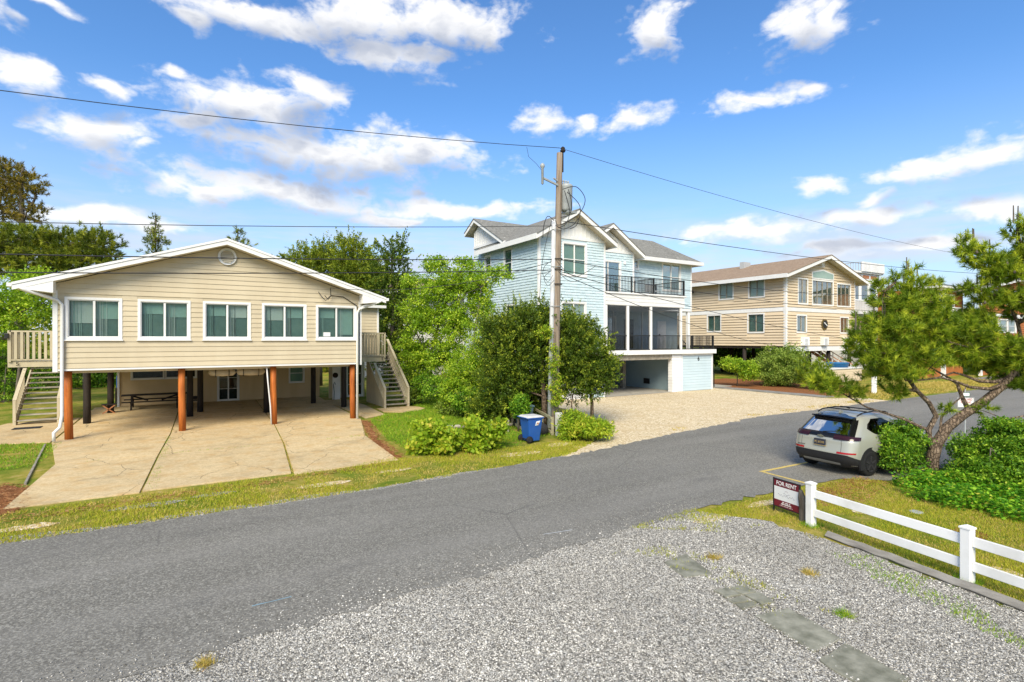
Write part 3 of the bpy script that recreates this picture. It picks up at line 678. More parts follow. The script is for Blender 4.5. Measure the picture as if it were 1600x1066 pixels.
# enclosed ground floor at the back
FB = front(36.2)
bops = [(-2.2, -.75, 1.5, 2.2), (-.65, .8, 1.5, 2.2), (1.98, 2.98, .1, 2.05), (5.9, 6.7, 1.0, 2.1)]
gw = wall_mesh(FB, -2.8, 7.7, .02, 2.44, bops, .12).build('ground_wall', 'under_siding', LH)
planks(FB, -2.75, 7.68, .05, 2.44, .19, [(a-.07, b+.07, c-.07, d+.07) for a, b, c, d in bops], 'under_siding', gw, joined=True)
window(FB, *bops[0], LH, 1, .07, blind='room_dark', deep=.1); window(FB, *bops[1], LH, 1, .07, blind='room_dark', deep=.1)
window(FB, *bops[3], LH, 1, .07, blind='blind_pale', hung=True, deep=.1)
dr = window(FB, *bops[2], LH, 2, .09, blind='room_dark', bars=3, deep=.1, name='glazed_door')
bx('corner_board', 'white_trim', LH, -2.86, -2.76, 36.08, 36.2, .02, 2.44)
bx('side_wall', 'beige_siding', LH, -2.8, -2.68, 36.33, 39, .02, 2.44); bx('side_wall', 'beige_siding', LH, 7.55, 7.7, 36.33, 39, .02, 2.44)
bx('white_panel', 'white_trim', LH, 7.9, 8.35, 33.6, 33.7, .03, 2.45)
FD = front(34.4)
window(FD, 9.0, 9.9, .15, 2.2, LH, 2, .09, blind='room_dark', bars=3, deep=.1, name='glazed_door')
bx('side_wing_wall', 'beige_siding', LH, 7.9, 10.1, 34.5, 34.6, .02, 2.4)
# stairs and landings on both sides
stairs(LH, 9.30, 10.6, 28.05, 31.5, 2.72, 13, 'weathered_wood', 'beige_wood', rails=(0, 1), panel=9.34, rail_tops=(1.4, None))
bx('landing', 'beige_wood', LH, 7.2, 10.6, 31.55, 33.2, 2.5, 2.74)
railing(LH, [(8.72, 30.45), (10.08, 30.45)], 2.62, 1.40, 'beige_wood', .15, .055, .09, (.09, .07), .1)
bx('landing_fascia', 'beige_wood', LH, 7.2, 10.13, 30.47, 30.52, 2.40, 2.66)
bx('landing_floor', 'beige_wood', LH, 7.2, 9.2, 30.53, 31.53, 2.58, 2.64)
railing(LH, [(7.25, 33.15), (10.55, 33.15)], 2.74, 1.25, 'beige_wood', .2, .045, .09, (.09, .07), .1)
FN = front(30.44); text_mesh('5', .2, 'letter_black', 'house_number', LH, facing(FN, 9.93, 2.55, .05))
fw = front(33.3)
ww = wall_mesh(fw, 7.2, 10.6, 2.76, 5.6, [], .12).build('wing_wall', 'beige_siding', LH)
planks(fw, 7.2, 10.52, 2.78, 5.6, .19, [], 'beige_siding', ww, joined=True)
bx('corner_board', 'white_trim', LH, 10.52, 10.64, 33.26, 33.42, 2.76, 5.62)
bx('wing_eave', 'white_trim', LH, 7.3, 11.0, 32.9, 33.6, 5.62, 5.78)
stairs(LH, -5.95, -4.5, 30.6, 33.9, 2.55, 12, 'weathered_wood', 'beige_wood', rails=(0, 1), rail_top=1.4)
bx('landing', 'beige_wood', LH, -6.7, -3.9, 33.95, 36, 2.4, 2.62)
railing(LH, [(-6.62, 33.2), (-4.3, 33.2)], 2.62, 1.42, 'beige_wood', .21, .10, .1, (.10, .07), .1)
railing(LH, [(-6.66, 33.3), (-6.66, 36)], 2.62, 1.42, 'beige_wood', .21, .10, .1, (.10, .07), .1)
bx('landing_fascia', 'beige_wood', LH, -6.7, -3.9, 33.23, 33.28, 2.38, 2.64); bx('landing_floor', 'beige_wood', LH, -6.65, -3.9, 33.29, 33.94, 2.56, 2.62)
text_mesh('5', .24, 'letter_black', 'house_number', LH, facing(front(33.2), -6.35, 2.52, .03))
MB().box(-6.78, -6.64, 33.05, 33.17, 3.7, 3.95).build('wall_lantern', 'black_metal', LH, bevel=.02)
# service entrance cable on the gable
MB().tube([(5.6, 24.2, 5.9), (5.75, 24.78, 5.62), (6.3, 24.78, 5.58), (6.9, 24.78, 5.2), (7.02, 24.78, 4.8), (7.02, 24.78, 2.5)], .02, 5).build('service_cable', 'wire', LH)
MB().tube([(5.2, 24.7, 5.75), (5.35, 24.6, 5.5), (5.5, 24.65, 5.38), (5.6, 24.6, 5.5), (5.75, 24.7, 5.62), (5.6, 24.65, 5.42), (5.45, 24.62, 5.6)], .018, 5).build('cable_loop', 'wire', LH)

# things under the house
def picnic():
    t = thing('picnic_table', (-1.15, 34.5, 0), 'long dark wooden picnic table under the beige house', 'picnic table')
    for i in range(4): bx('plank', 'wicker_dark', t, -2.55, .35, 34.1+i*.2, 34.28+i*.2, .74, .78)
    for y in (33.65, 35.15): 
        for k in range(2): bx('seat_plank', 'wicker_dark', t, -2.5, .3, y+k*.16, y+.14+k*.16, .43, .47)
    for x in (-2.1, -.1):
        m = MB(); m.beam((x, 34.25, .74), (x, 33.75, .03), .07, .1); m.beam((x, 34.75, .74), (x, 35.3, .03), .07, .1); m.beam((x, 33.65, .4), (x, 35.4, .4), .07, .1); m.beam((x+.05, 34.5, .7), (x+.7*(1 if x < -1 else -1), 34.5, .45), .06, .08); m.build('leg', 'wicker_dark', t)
picnic()
t = thing('camp_stool', (-2.95, 33.2, 0), 'small dark cross-legged stool beside the picnic table', 'stool')
bx('seat', 'wicker_dark', t, -3.25, -2.65, 33.0, 33.4, .44, .48)
for y in (33.03, 33.37):
    m = MB(); m.beam((-3.2, y, .44), (-2.7, y, .02), .04, .05); m.beam((-2.7, y, .44), (-3.2, y, .02), .04, .05); m.build('leg', 'rust_wood', t)
t = thing('folding_chair', (.6, 33.6, 0), 'dark folding chair behind the orange post', 'chair')
bx('seat', 'wicker_dark', t, .35, .9, 33.3, 33.8, .4, .44); bx('backrest', 'wicker_dark', t, .35, .9, 33.82, 33.86, .45, .62)
for x in (.37, .86):
    m = MB(); m.beam((x, 33.35, .42), (x, 33.75, .02), .04, .04); m.beam((x, 33.75, .42), (x, 33.35, .02), .04, .04); m.build('leg', 'black_metal', t)
for i, (xa, xb, lab) in enumerate(((1.05, 2.05, 'beige canvas roll slung under the house on the left'), (2.1, 3.2, 'pale canvas roll slung under the house beside the orange post'))):
    t = thing('canvas_roll', ((xa+xb)/2, 26.0, 2.3), lab, 'canvas roll', 'canvas rolls slung under the house')
    MB().tube([(xa, 26, 2.30), (xa+.08, 26, 2.27), ((xa+xb)/2, 26, 2.24), (xb-.1, 26, 2.25), (xb, 26, 2.29)], [.05, .13, .15, .135, .06], 10).build('roll', 'canvas', t, smooth=True)
    for x in (xa+.25, xb-.25): MB().tube([(x, 26+.17*math.cos(a), 2.25+.18*math.sin(a)) for a in np.linspace(0, 2*math.pi, 12)], .015, 4).build('strap', 'black_metal', t)
tag(MB().box(-5.75, -4.85, 29.0, 29.55, .031, .05).build('door_mat', 'charcoal', bevel=.01), 'dark grey door mat at the foot of the left stairs', 'mat')
t = thing('wall_clock', (8.0, 33.5, 1.5), 'round dark disc hanging on the white panel', 'wall plaque'); MB().lathe([(.16, -.03), (.16, .03), (.02, .035)], (8.05, 33.55, 1.5), 16, 'y').build('disc', 'wicker_dark', t)
o = MB().tube([(7.93, 33.4, .03), (7.95, 33.4, .5), (7.9, 33.4, .95), (7.98, 33.4, 1.1), (8.02, 33.4, .95)], .02, 6).build('garden_hose', 'black_metal'); tag(o, 'black garden hose standing up against the white panel', 'hose')
bx_ = MB().box(-3.05, -2.75, 38.0, 38.3, .9, 1.6).build('recycling_box', 'bin_blue', bevel=.03); bx_.location.z = 0
tag(bx_, 'small blue bin glimpsed behind the beige house posts', 'bin')
bx('bin_stand', 'dark_wood', bx_, -3.1, -2.7, 37.95, 38.35, .02, .89)
# ------------------------------------------------------------------ roofs
def slab_quad(m, a, b, c, d, th):
    up = Vector((0, 0, th)); q = [Vector(p) for p in (a, b, c, d)]
    return m.hexa([p for p in q]+[p+up for p in q])
def gable_roof(parent, axis, c, half, ze, zr, a0, a1, mat, fh=.22, name='roof', ends=(1, 0), trim='white_trim', sides=(-1, 1), soffit='soffit', halves=None):
    """ridge along axis at c; eaves at c +- half; from a0 (street or left end) to a1"""
    P = (lambda t, u, z: (t, u, z)) if axis == 'y' else (lambda t, u, z: (u, t, z))
    m = MB(); r = None
    hs = halves or {-1: half, 1: half}
    drop = lambda s: zr-(zr-ze)*hs[s]/half
    for s in sides:
        slab_quad(m, P(c+s*hs[s], a0, drop(s)), P(c, a0, zr), P(c, a1, zr), P(c+s*hs[s], a1, drop(s)), .06)
    r = m.build(name, mat, parent)
    for s in sides:
        e = c+s*hs[s]; z = drop(s)
        f = MB(); lo, hi = min(e, e+s*.03), max(e, e+s*.03)
        f.hexa([P(lo, a0, z-fh), P(hi, a0, z-fh), P(hi, a1, z-fh), P(lo, a1, z-fh), P(lo, a0, z+.05), P(hi, a0, z+.05), P(hi, a1, z+.05), P(lo, a1, z+.05)]); f.build('fascia', trim, r)
        for k, y in enumerate((a0, a1)):
            if not ends[k]: continue
            d = -1 if k == 0 else 1
            f = MB(); y0, y1 = y, y+d*.035
            f.hexa([P(e, y0, z-fh), P(c, y0, zr-fh), P(c, y1, zr-fh), P(e, y1, z-fh), P(e, y0, z+.045), P(c, y0, zr+.045), P(c, y1, zr+.045), P(e, y1, z+.045)]); f.build('rake_board', trim, r)
            f = MB(); y1 = y+d*.07
            f.hexa([P(e, y0, z+.0), P(c, y0, zr+.0), P(c, y1, zr), P(e, y1, z), P(e, y0, z+.058), P(c, y0, zr+.058), P(c, y1, zr+.058), P(e, y1, z+.058)]); f.build('shingle_edge', mat, r)
        f = MB(); slab_quad(f, P(e, a0+.01, z-.16), P(c, a0+.01, zr-.16), P(c, a1-.01, zr-.16), P(e, a1-.01, z-.16), .03); f.build('soffit', soffit, r)
    return r
# ------------------------------------------------------------------ the blue shingled house
BH = thing('beach_house', (20.4, 26.2, 0), 'pale blue shingled three-level house with grey roof, white gables and black deck rails', 'house')
F = front(26.2); L = left(17.93)
wu = (19.72, 21.40, 7.62, 9.46); wlo = (19.64, 21.36, 4.0, 5.86)
w = wall_mesh(F, 17.93, 22.98, 2.8, 9.86, [wu, wlo], .15, (20.42, 11.3)).build('wall', 'blue_siding', BH)
tr = lambda o, k=.12: (o[0]-k, o[1]+k, o[2]-k, o[3]+k)
shingles(F, 18.02, 22.88, 2.85, 9.74, .168, .19, [tr(wu), tr(wlo)], 'shingle_blue', w, 1)
window(F, *wu, BH, 2, .12, blind='blind_pale', hung=True); window(F, *wlo, BH, 2, .12, blind='blind_white', hung=True)
lops = [(29.25, 30.15, 7.72, 9.42), (31.95, 32.7, 8.2, 9.3), (28.9, 29.9, 4.0, 5.8), (32.2, 33, 4.2, 5.8)]
w = wall_mesh(L, 26.2, 34.3, 0, 9.86, lops, .15).build('wall', 'blue_siding', BH)
shingles(L, 26.3, 34.2, .1, 9.9, .168, .19, [tr(o, .1) for o in lops], 'shingle_blue', w, 2)
for o in lops: window(L, *o, BH, 1, .10, blind='blind_teal', hung=True)
for (fc, a, b, z0, z1) in ((F, 17.90, 18.03, 0, 9.8), (F, 22.87, 23.0, 0, 9.7), (L, 26.175, 26.32, 0, 9.8), (L, 34.2, 34.33, 0, 11.0)):
    m = MB(); fc.box(m, a, b, z0, z1, -.06, .04); m.build('corner_board', 'white_trim', BH)
# board and batten gables
def batten_gable(Fc, t0, t1, z0, c, zt, parent, gap=.3, holes=None):
    m = MB(); m.prism([Fc.p(t0, z0, .0), Fc.p(t1, z0, .0), Fc.p(c, zt, .0)], Fc.n*.02); g = m.build('gable_panel', 'white_trim', parent)
    k = int((t1-t0)/gap)
    for i in range(1, k):
        t = t0+(t1-t0)*i/k; z = z0+(zt-z0)*((t-t0)/(c-t0) if t < c else (t1-t)/(t1-c))
        if z-z0 < .12: continue
        b = MB(); Fc.box(b, t-.03, t+.03, z0, z-.03, .021, .055); b.build('batten', 'white_trim', g)
    b = MB(); Fc.box(b, t0-.02, t1+.02, z0-.12, z0+.03, .001, .05); b.build('frieze_board', 'white_trim', g)
    return g
batten_gable(F, 17.93, 22.98, 9.86, 20.42, 11.3, BH)
gable_roof(BH, 'y', 20.42, 3.05, 9.70, 11.46, 25.6, 33.3, 'roof_grey', .26)
# cross gable at the back left
LG = left(17.91)
m = MB(); m.prism([LG.p(29.6, 9.8), LG.p(34.3, 9.8), LG.p(34.3, 11.25), LG.p(33.4, 11.8)], LG.n*-.15); m.build('gable_wall', 'blue_siding', BH)
G2 = left(17.895); m = MB(); m.prism([G2.p(30.3, 10.22), G2.p(34.28, 10.22), G2.p(34.28, 11.2), G2.p(33.4, 11.72)], G2.n*.02); gp_ = m.build('gable_panel', 'white_trim', BH)
for k in range(15):
    t = 30.55+k*.26; zt_ = 10.22+1.5*(t-30.3)/3.1 if t < 33.4 else 11.72-.59*(t-33.4)
    if zt_ > 10.4: b = MB(); G2.box(b, t-.03, t+.03, 10.22, zt_-.05, .021, .05); b.build('batten', 'white_trim', gp_)
b = MB(); G2.box(b, 30.0, 34.3, 10.08, 10.25, .001, .06); b.build('frieze_board', 'white_trim', gp_)
gable_roof(BH, 'x', 33.4, 4.0, 9.85, 12.0, 17.42, 25, 'roof_grey', .22, halves={-1: 4.0, 1: 1.45})
# roof skirt where the left eave dies into the wall
# second gabled bay over the balcony door
F2 = front(28.1); door = (23.9, 26.0, 6.78, 8.98)
w = wall_mesh(F2, 22.98, 27.3, 6.7, 9.7, [door], .14, (24.85, 11.2)).build('wall', 'blue_siding', BH)
shingles(F2, 23.0, 27.2, 6.75, 9.6, .168, .19, [tr(door)], 'shingle_blue', w, 3)
window(F2, *door, BH, 2, .12, blind='blind_teal', name='balcony_door', deep=.12)
batten_gable(F2, 22.4, 27.3, 9.75, 24.85, 11.16, BH)
m = MB(); F2.box(m, 27.2, 27.33, 6.7, 9.7, -.06, .04); m.build('corner_board', 'white_trim', BH)
gable_roof(BH, 'y', 24.85, 2.95, 9.55, 11.45, 27.5, 33, 'roof_grey', .24)
bx('side_return', 'blue_siding', BH, 27.18, 27.3, 28.25, 29.0, 6.7, 9.6)
# recessed right wing with hip roof
F3 = front(29.0); sm = (28.15, 28.6, 8.85, 9.45); pw = (31.18, 33.05, 7.45, 9.42)
w = wall_mesh(F3, 27.3, 34.35, 6.0, 9.7, [sm, pw], .14).build('wall', 'blue_siding', BH)
shingles(F3, 27.32, 34.3, 6.1, 9.66, .168, .19, [tr(sm, .1), tr(pw)], 'shingle_blue', w, 4)
window(F3, *sm, BH, 1, .1, blind='blind_teal', hung=True); window(F3, *pw, BH, 2, .12, blind='blind_pale', hung=True)
m = MB(); F3.box(m, 34.25, 34.38, 6.0, 9.7, -.06, .04); m.build('corner_board', 'white_trim', BH)
bx('side_wall', 'blue_siding', BH, 34.22, 34.35, 29.15, 36, 6.0, 9.7); bx('side_wall', 'blue_siding', BH, 34.2, 34.33, 30.4, 36, 0, 5.95)
bx('wing_floor', 'white_trim', BH, 27.4, 34.4, 28.98, 30.3, 5.86, 6.05)
e0, e1, yf, yb, zz = 26.5, 35.0, 28.35, 37.0, 9.66; rd = (24.5, 32.3, 31.1, 11.55)
m = MB()
A, B, C, D = Vector((22, yf, zz)), Vector((e1, yf, zz)), Vector((e1, yb, zz)), Vector((22, yb, zz)); R0, R1 = Vector((22, 31.1, 11.55)), Vector((rd[1], 31.1, 11.55)); R2 = Vector((rd[1], 34, 11.55)); R3 = Vector((22, 34, 11.55))
m.add([A, B, C, D, R0, R1, R2, R3], [(0, 1, 5, 4), (1, 2, 6, 5), (2, 3, 7, 6), (4, 5, 6, 7)])
hr = m.build('hip_roof', 'roof_grey', BH)
bx('fascia', 'white_trim', hr, 26.9, e1, yf-.03, yf, zz-.24, zz+.03); bx('fascia', 'white_trim', hr, e1, e1+.03, yf-.03, yb, zz-.24, zz+.03)
bx('soffit', 'soffit', hr, 27.4, e1-.01, yf+.01, 28.97, zz-.2, zz-.17); bx('soffit', 'soffit', hr, 34.4, e1-.01, 28.99, yb, zz-.2, zz-.17)
# upper balcony: floor, white clapboard beam, rails
bx('balcony_floor', 'white_trim', BH, 23.02, 30.45, 26.1, 28.98, 6.62, 6.72)
bm = bx('beam', 'white_trim', BH, 23.02, 30.3, 26.22, 26.36, 5.86, 6.6)
for i in range(3): bx('siding_board', 'white_trim', bm, 23.03, 30.33, 26.17+.008*i, 26.215, 5.90+i*.24, 6.12+i*.24)
bx('beam', 'white_trim', BH, 30.2, 30.34, 26.38, 28.97, 5.86, 6.6)
railing(BH, [(23.08, 26.22), (25.3, 26.22), (27.35, 26.22), (30.32, 26.22)], 6.72, 1.05, 'black_metal', .125, .022, .07, (.05, .05), .07)
railing(BH, [(30.32, 26.3), (30.32, 28.9)], 6.72, 1.05, 'black_metal', .125, .022, .07, (.05, .05), .07)
railing(BH, [(27.35, 26.3), (27.35, 28.05)], 6.72, 1.05, 'black_metal', .125, .022, .07, (.05, .05), .07)
# screened porch
bx('porch_floor', 'weathered_wood', BH, 23.02, 33.5, 26.1, 30.3, 2.80, 2.93)
bx('porch_fascia', 'white_trim', BH, 22.99, 33.56, 26.03, 26.09, 2.66, 2.96)
bx('porch_ceiling', 'white_trim', BH, 23.02, 30.2, 26.4, 30.3, 5.78, 5.84)
FL = front(30.35); dops = [(24.6, 27.6, 3.0, 5.3), (28.5, 29.5, 2.97, 5.2)]
wall_mesh(FL, 22.98, 34.3, 2.85, 5.84, dops, .12).build('porch_wall', 'blue_siding', BH)
window(FL, *dops[0], BH, 2, .12, blind='blind_teal', name='sliding_door', deep=.11)
m = MB(); FL.box(m, 28.5, 29.5, 2.97, 5.2, -.08, -.02); m.build('porch_door', 'black_metal', BH)
m = MB(); FL.box(m, 32.0, 32.95, 2.95, 5.1, .002, .05); d = m.build('entry_door', 'white_trim', BH)
m = MB(); FL.box(m, 32.15, 32.25, 4.0, 4.1, .051, .1); m.build('handle', 'black_metal', d)
for x in (23.08, 24.95, 27.05, 29.98):
    bx('porch_post', 'white_trim', BH, x-.085, x+.085, 26.16, 26.34, 2.93, 5.855)
for x in (24.95, 27.05, 29.98): bx('porch_post', 'white_trim', BH, x-.05, x+.05, 29.9, 30.0, 2.93, 5.77)
bx('corner_post', 'white_trim', BH, 34.02, 34.26, 29.04, 29.24, 2.93, 5.86)
for a, b in ((23.17, 24.86), (25.04, 26.96), (27.14, 29.89)):
    bx('screen', 'screen_mesh', BH, a, b, 26.25, 26.253, 2.95, 5.85)
    railing(BH, [(a, 26.21), (b, 26.21)], 2.93, 1.0, 'black_metal', .125, .022, .05, (.05, .05), .07, posts=False)
railing(BH, [(30.08, 26.2), (31.2, 26.2), (33.42, 26.2)], 2.93, 1.0, 'black_metal', .125, .022, .07, (.05, .05), .07)
railing(BH, [(33.42, 26.28), (33.42, 28.2)], 2.93, 1.0, 'black_metal', .125, .022, .07, (.05, .05), .07)
# garage under the porch
bx('garage_beam', 'weathered_wood', BH, 23.0, 29.9, 26.28, 26.6, 2.3, 2.66)
FW = right(0)
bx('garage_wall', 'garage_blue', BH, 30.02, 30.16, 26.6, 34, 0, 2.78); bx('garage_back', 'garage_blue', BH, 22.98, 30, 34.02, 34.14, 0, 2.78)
bx('garage_wall', 'blue_siding', BH, 22.84, 22.97, 26.36, 34, 0, 2.78)
FG = front(34.0); window(FG, 26.0, 27.1, .1, 2.1, BH, 1, .09, blind='blind_white', name='garage_door', deep=-.03)
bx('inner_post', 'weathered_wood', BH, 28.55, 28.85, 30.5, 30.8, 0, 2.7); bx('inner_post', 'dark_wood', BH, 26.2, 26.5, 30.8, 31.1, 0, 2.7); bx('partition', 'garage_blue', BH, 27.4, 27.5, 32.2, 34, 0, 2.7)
bx('vent_grille', 'black_metal', BH, 29.985, 30.015, 29.2, 29.8, .35, .75)
pil = bx('pillar', 'white_trim', BH, 29.15, 30.0, 26.24, 26.58, 0, 2.64)
for i in range(13):
    z = .03+i*.2
    MB().hexa([(29.13, 26.205, z), (30.02, 26.205, z), (30.02, 26.6, z), (29.13, 26.6, z), (29.145, 26.232, z+.19), (30.005, 26.232, z+.19), (30.005, 26.59, z+.19), (29.145, 26.59, z+.19)]).build('siding_board', 'white_trim', pil)
FX = front(26.3)
w = wall_mesh(FX, 30.1, 33.42, 0, 2.66, [], .12).build('storage_wall', 'blue_siding', BH)
planks(FX, 30.2, 33.34, .05, 2.6, .19, [], 'blue_siding', w, th=.035)
for a, b in ((30.08, 30.22), (33.32, 33.46)): 
    m = MB(); FX.box(m, a, b, 0, 2.66, -.14, .04); m.build('corner_board', 'white_trim', BH)
m = MB(); FX.box(m, 30.2, 33.34, 2.52, 2.66, .0, .045); m.build('frieze_board', 'white_trim', BH)
bx('storage_side', 'blue_siding', BH, 33.32, 33.44, 26.45, 30.3, 0, 2.66)
text_mesh('6', .42, 'letter_black', 'house_number', BH, facing(FX, 31.9, 2.28, .035), .008)
# ground floor of the gable bay
wall_mesh(F, 17.95, 22.9, 0, 2.8, [], .14).build('ground_wall', 'white_trim', BH)
gwp = MB(); F.box(gwp, 21.55, 22.86, .02, 2.75, .002, .006); gwp = gwp.build('siding_panel', 'blue_siding', BH)
planks(F, 21.62, 22.86, .05, 2.75, .19, [], 'blue_siding', gwp)
m = MB(); F.box(m, 21.5, 21.62, 0, 2.78, .0, .04); m.build('corner_board', 'white_trim', BH)
m = MB(); F.box(m, 17.95, 22.95, 2.78, 2.92, .0, .05); m.build('belt_board', 'white_trim', BH)
# steps down at the right of the storage room
for i in range(13):
    y = 27.3+i*.26; z = .215*(i+1); bx('step', 'white_trim', BH, 33.5, 34.75-.0*i, y, y+.28, max(0, z-.215), z)
m = MB(); m.beam((34.78, 27.2, 1.05), (34.78, 30.4, 3.75), .05, .05); m.beam((34.78, 27.2, .25), (34.78, 30.4, 2.95), .04, .04); m.box(34.75, 34.81, 27.17, 27.23, 0, 1.1); sr = m.build('stair_rail', 'black_metal', BH)
for i in range(1, 22):
    y = 27.2+i*.145; z = .25+(y-27.2)*.844; bx('baluster', 'black_metal', sr, 34.77, 34.79, y-.01, y+.01, z, z+.8)
MB().box(26.35, 26.5, 28.0, 28.09, 8.9, 9.1).build('wall_lamp', 'white_trim', BH)
bx('back_wall', 'blue_siding', BH, 18, 34.3, 36, 36.12, 0, 9.6)
bx('floor_slab', 'weathered_wood', BH, 18.05, 22.9, 26.36, 34.2, 2.6, 2.78)
# balcony chair
t = thing('deck_chair', (32.0, 28.0, 6.72), 'pale deck chair on the upper balcony of the blue house', 'chair')
bx('seat', 'far_grey', t, 28.6, 29.3, 27.6, 28.2, 7.1, 7.16); bx('backrest', 'far_grey', t, 28.6, 29.3, 28.2, 28.26, 7.1, 7.65)
for x in (28.62, 29.24):
    for y in (27.62, 28.18): bx('leg', 'far_grey', t, x, x+.04, y, y+.04, 6.72, 7.1)

# ------------------------------------------------------------------ the tan house
TH = thing('clapboard_house', (51.6, 28.2, 0), 'tan clapboard house with brown roof and tall gable windows beyond the blue house', 'house')
F = front(28.2); L = left(45.75); XR = 57.4
fo = [(47.62, 49.05, 6.98, 9.14), (49.9, 53.35, 6.98, 9.14), (54.15, 56.5, 6.95, 9.02), (47.42, 48.85, 4.38, 5.82), (54.7, 56.15, 4.36, 5.78)]
lo = [(33.6, 35.1, 7.68, 9.32), (30.3, 31.8, 7.66, 9.32), (35.0, 36.5, 4.52, 6.06), (30.35, 31.9, 4.38, 6.0)]
tr = lambda o, k=.13: (o[0]-k, o[1]+k, o[2]-k, o[3]+k)
apx = (51.6, 11.25)
w = wall_mesh(F, 45.75, XR, 3.05, 9.6, fo, .15, apx).build('wall', 'tan_siding', TH)
planks(F, 45.85, XR-.08, 3.1, 9.6, .25, [tr(o) for o in fo]+[(49.75, 53.5, 9.2, 10.15), (45.7, XR+.1, 6.2, 6.55)], 'tan_siding', w, apx, joined=True, th=.085)
w = wall_mesh(L, 28.2, 44, 3.05, 9.6, lo, .15).build('wall', 'tan_siding', TH)
planks(L, 28.3, 43.9, 3.1, 9.6, .25, [tr(o) for o in lo]+[(28, 44, 6.2, 6.55)], 'tan_siding', w, joined=True, th=.085)
for i, o in enumerate(fo): window(F, *o, TH, (2, 4, 3, 2, 2)[i], .12, sm='weathered_wood', blind='curtain_tan' if i < 3 else 'blind_teal', deep=.14, proud=.05)
for i, o in enumerate(lo): window(L, *o, TH, 2, .12, sm='weathered_wood', blind='blind_white' if i < 2 else 'blind_teal', deep=.14, proud=.05)
m = MB(); m.prism([F.p(49.75, 9.3, .03), F.p(53.5, 9.3, .03), F.p(53.5, 9.95, .03), F.p(51.6, 10.25, .03), F.p(49.75, 9.95, .03)], F.n*.03); tw = m.build('transom_window', 'white_trim', TH)
m = MB(); m.prism([F.p(49.9, 9.42, .07), F.p(53.35, 9.42, .07), F.p(53.35, 9.86, .07), F.p(51.6, 10.12, .07), F.p(49.9, 9.86, .07)], F.n*.008); m.build('pane', 'blind_pale', tw)
for fc, a, b in ((F, 45.72, 45.98), (L, 28.16, 28.42), (F, XR-.2, XR+.05)):
    m = MB(); fc.box(m, a, b, 3.0, 9.55, -.08, .05); m.build('corner_board', 'white_trim', TH)
m = MB(); F.box(m, 45.98, XR-.2, 6.2, 6.55, -.02, .04); m.build('belt_board', 'white_trim', TH); m = MB(); L.box(m, 28.42, 44, 6.2, 6.55, -.02, .04); m.build('belt_board', 'white_trim', TH)
gable_roof(TH, 'y', 51.6, 6.9, 9.36, 11.5, 27.4, 44.5, 'roof_brown', .3)
bx('side_wall', 'tan_siding', TH, XR-.15, XR, 28.36, 44, 3.05, 9.5); bx('back_wall', 'tan_siding', TH, 45.9, XR-.2, 43.85, 44, 3.05, 9.5)
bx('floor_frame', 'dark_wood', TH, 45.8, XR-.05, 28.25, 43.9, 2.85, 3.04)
bx('skirt_beam', 'white_trim', TH, 46.3, XR-.05, 28.1, 28.24, 2.62, 3.03)
bx('gable_louvre', 'white_trim', TH, 51.35, 51.85, 28.13, 28.19, 10.5, 10.95)
for i, x in enumerate((47.9, 51.1, 55.1)):
    ac = bx('air_conditioner', 'white_vinyl', TH, x, x+.8, 27.75, 28.16, 3.12, 3.88, bevel=.03)
    for k in range(5): bx('grille_slat', 'far_grey', ac, x+.05, x+.5, 27.735, 27.748, 3.2+k*.12, 3.26+k*.12)
for x in (46.0, 49.5, 53.2, 57.0):
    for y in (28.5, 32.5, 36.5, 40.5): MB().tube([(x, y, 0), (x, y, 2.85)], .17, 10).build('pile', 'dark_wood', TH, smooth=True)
bx('lower_wall', 'rust_wood', TH, 49.8, 52.2, 30.6, 30.75, 0, 2.6); bx('lower_wall', 'tan_siding', TH, 47.8, 51.0, 30.4, 30.55, 0, 2.7)
MB().lathe([(.16, 0), (.16, .5), (.12, .55)], (50.6, 36, 11.1), 12).build('roof_vent', 'grey_metal', TH); bx('chimney', 'far_grey', TH, 50.0, 51.1, 35.4, 35.9, 10.9, 11.75)
MB().box(45.3, 45.62, 38.2, 38.6, 8.5, 8.75).build('flood_light', 'black_metal', TH)
# carved medallion
md = MB().lathe([(.50, -.06), (.50, -.0), (.40, .04), (.40, .0)], (51.75, 28.1, 5.1), 24, 'y'); md = md.build('medallion', 'brass', TH, smooth=False)
MB().lathe([(.38, -.04), (.36, -.09), (.2, -.07), (.14, -.11), (.01, -.12)], (51.75, 28.08, 5.1), 8, 'y').build('relief', 'charcoal', md); MB().beam((51.5, 27.98, 5.25), (51.98, 27.98, 4.95), .06, .09).build('relief', 'sign_white', md)
# outdoor stair with rust coloured rails
m = MB()
for x in (53.4, 54.6): m.beam((x, 30.6, 2.7), (x+1.8, 27.9, .3), .08, .28)
st = m.build('outdoor_stair', 'rust_wood', TH)
for k in range(9): bx('step', 'weathered_wood', st, 53.4+k*.2, 54.6+k*.2, 30.45-k*.3, 30.72-k*.3, 2.45-k*.27, 2.5-k*.27)
for x in (53.4, 54.6):
    r = MB().beam((x, 30.6, 3.5), (x+1.8, 27.9, 1.2), .06, .08).build('stair_rail', 'rust_wood', st)
    for k in range(7): bx('baluster', 'white_trim', r, x+k*.28-.03, x+k*.28+.03, 30.5-k*.42, 30.56-k*.42, 2.6-k*.36, 3.45-k*.36)
